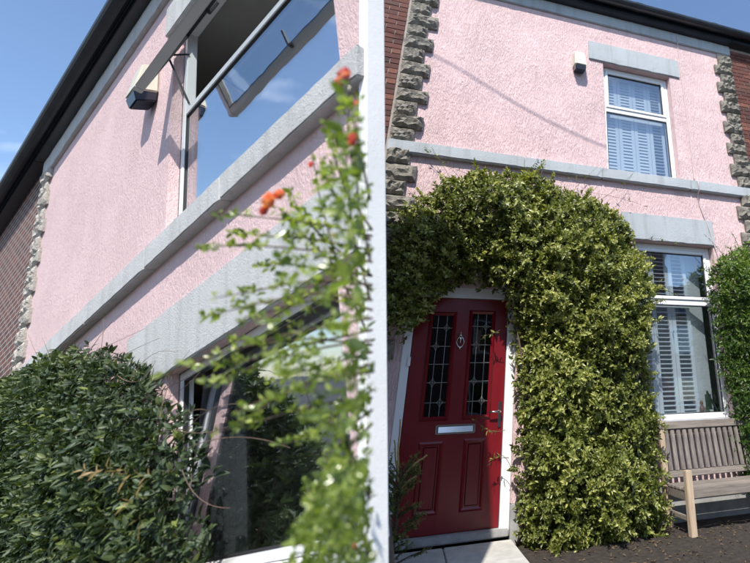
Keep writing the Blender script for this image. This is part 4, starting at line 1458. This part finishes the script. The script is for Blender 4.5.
# flowering branches in front
fs = thing('flowering_shrub', 'blurred spray of small green leaves with coral blossoms in the foreground', 'shrub', tuple(lD(345, 700, 1.5)), ML)
lf_C, lf_A = [], []
rb = np.random.default_rng(14)
paths = [
    ([(372, 262), (330, 252), (270, 246), (230, 246), (196, 247)], 1.25), ([(372, 236), (330, 226), (290, 220), (250, 216), (218, 213)], 1.3),
    ([(372, 285), (330, 280), (290, 283), (250, 292), (214, 298)], 1.2), ([(372, 318), (330, 326), (280, 336), (220, 354), (168, 374)], 1.15),
    ([(372, 340), (330, 346), (280, 358), (240, 372), (204, 388)], 1.2), ([(372, 398), (330, 402), (290, 412), (250, 424), (208, 434)], 1.3),
    ([(366, 330), (342, 280), (328, 230), (318, 190), (312, 152)], 1.35), ([(368, 560), (352, 480), (345, 420), (334, 440), (312, 500)], 1.2),
    ([(370, 300), (352, 230), (346, 170), (348, 120), (350, 82)], 1.25), ([(370, 260), (358, 200), (356, 160), (354, 138)], 1.15),
    ([(372, 290), (330, 262), (300, 230), (276, 206)], 1.3), ([(372, 372), (340, 376), (300, 388), (262, 400), (236, 412)], 1.1),
    ([(372, 310), (340, 300), (300, 302), (262, 314), (236, 322)], 1.25), ([(372, 352), (336, 362), (300, 372), (270, 384)], 1.3),
    ([(370, 240), (346, 214), (326, 178), (322, 160)], 1.25), ([(370, 500), (350, 450), (330, 420), (308, 400)], 1.2), ([(370, 200), (360, 150), (352, 112), (340, 100)], 1.2),
    ([(372, 250), (310, 238), (262, 236), (232, 232)], 1.3), ([(372, 300), (310, 292), (256, 304), (200, 318)], 1.2), ([(372, 330), (300, 346), (244, 362), (196, 366)], 1.25),
    ([(372, 364), (312, 380), (268, 404), (232, 430)], 1.15), ([(372, 390), (330, 420), (300, 440), (276, 446)], 1.3), ([(372, 345), (310, 338), (262, 344), (226, 338)], 1.3), ([(372, 424), (345, 452), (326, 500), (312, 540)], 1.2),
    ([(372, 276), (330, 244), (300, 214), (290, 190)], 1.35), ([(372, 230), (345, 190), (332, 150), (326, 130)], 1.3),
    ([(365, 600), (335, 540), (318, 510), (304, 480)], 1.1), ([(372, 276), (320, 268), (285, 264), (258, 266)], 1.35), ([(372, 410), (345, 430), (330, 470), (322, 500)], 1.15),
]
for pxs, dep in paths:
    ctrl = np.array([lD(a, b, dep + 0.05 * i * (1 if i % 2 else -0.4)) for i, (a, b) in enumerate(pxs)])
    tt = np.linspace(0, len(ctrl) - 1, 22)
    q = np.stack([np.interp(tt, range(len(ctrl)), ctrl[:, k]) for k in range(3)], 1)
    q[1:-1] = (q[:-2] + 2 * q[1:-1] + q[2:]) / 4
    q[1:-1] = (q[:-2] + 2 * q[1:-1] + q[2:]) / 4
    MB().tube(q, list(np.linspace(0.0036, 0.0012, len(q))), 5).build('branch', 'bark', fs, smooth=True)
    for i in range(1, len(q)):
        d = unit(q[i] - q[i - 1])
        for s_ in range(2):
            if rb.random() < (0.56 if i > 6 else 0.34):
                t = rb.random()
                lf_C.append(q[i - 1] * (1 - t) + q[i] * t + rb.normal(size=3) * 0.004)
                lf_A.append(unit(d * 0.7 + np.array([0, -0.2, 0.7]) + rb.normal(size=3) * 0.5))
mass = [(368, 88), (350, 96), (336, 130), (312, 180), (284, 230), (270, 280), (262, 320), (270, 370), (290, 410), (322, 440), (328, 465), (316, 492), (300, 520), (290, 560), (286, 600), (368, 600)]
cnt = 0
while cnt < 820:
    p = np.array([[rb.uniform(262, 368), rb.uniform(88, 600)]])
    if not in_poly(p, mass)[0]:
        continue
    px_, py_ = p[0]
    dens = 0.05 + 0.17 * math.exp(-(368 - px_) / 60.0) * min(1, max(0, py_ - 120) / 250) + (0.6 if py_ > 460 else 0.0)
    if rb.random() > dens:
        continue
    lf_C.append(lD(px_, py_, rb.uniform(0.85, 1.42)))
    lf_A.append(unit(np.array([-0.5, -0.4, 0.4]) + rb.normal(size=3) * 0.6))
    cnt += 1
Cc, Aa = np.array(lf_C), np.array(lf_A)
tint = 0.45 + rb.normal(size=len(Cc)) * 0.2
P_, D_, N_, L_, T_ = sprig_leaves(Cc, Aa, 4, 0.020, 0.01, tint, 0.014, 0.9, 72)
bigC = np.array([lD(a, b, 0.95) for a, b in [(348, 100), (356, 112), (362, 124), (343, 130), (335, 122), (357, 152), (347, 160), (361, 172), (338, 182), (352, 196), (344, 204), (362, 210), (330, 214), (356, 232), (340, 246), (362, 262), (349, 280), (360, 305), (345, 330), (362, 350), (352, 380), (362, 410)]])
bP, bD, bN, bL, bT = sprig_leaves(bigC, np.tile([-0.5, -0.3, 0.5], (len(bigC), 1)) + rb.normal(size=(len(bigC), 3)) * 0.4, 3, 0.036, 0.01, np.full(len(bigC), 0.42), 0.02, 1.0, 73)
P_, D_, N_, L_, T_ = np.concatenate([P_, bP]), np.concatenate([D_, bD]), np.concatenate([N_, bN]), np.concatenate([L_, bL]), np.concatenate([T_, bT])
fo = bpy.data.objects.new('foliage', leaf_mesh('foliage', 'leaf_flower', P_, D_, N_, L_, L_ * 0.55, T_, BASE[fs.name], 0.2, 0.1))
col.objects.link(fo)
fo['kind'] = 'stuff'
fo.parent = fs
for i, (a, b, dep, sz, mt) in enumerate([(275, 201, 1.28, 0.034, 'petal'), (268, 211, 1.28, 0.022, 'petal_dark'), (350, 78, 1.25, 0.034, 'petal_dark'), (344, 86, 1.25, 0.028, 'petal_dark'), (357, 140, 1.15, 0.024, 'petal_dark'),
                                         (313, 165, 1.33, 0.014, 'petal_dark'), (358, 104, 1.2, 0.013, 'petal_dark'), (282, 196, 1.29, 0.022, 'petal'), (336, 236, 1.2, 0.010, 'petal_dark'), (356, 545, 1.1, 0.010, 'petal_dark')]):
    c = lD(a, b, dep)
    ax = unit(np.array([-0.3, -0.7, 0.4]) + rb.normal(size=3) * 0.2)
    n_ = 14
    Pp, Dd, Nn = [], [], []
    e1 = unit(np.cross(ax, [0.2, 0.3, 0.9]))
    e2 = np.cross(ax, e1)
    for k in range(n_):
        th = 2 * math.pi * k / 5 + (k // 5) * 0.6
        rad = math.cos(th) * e1 + math.sin(th) * e2
        sp2 = [1.0, 0.65, 0.35][k // 5]
        Pp.append(c)
        Dd.append(unit(rad * sp2 + ax * 0.6))
        Nn.append(unit(ax - rad * 0.3))
    fm = leaf_mesh('blossom', mt, np.array(Pp), np.array(Dd), np.array(Nn), sz, sz * 0.95, rb.random(n_), BASE[fs.name], -0.1, -0.15)
    fo = bpy.data.objects.new('blossom', fm)
    col.objects.link(fo)
    fo.parent = fs
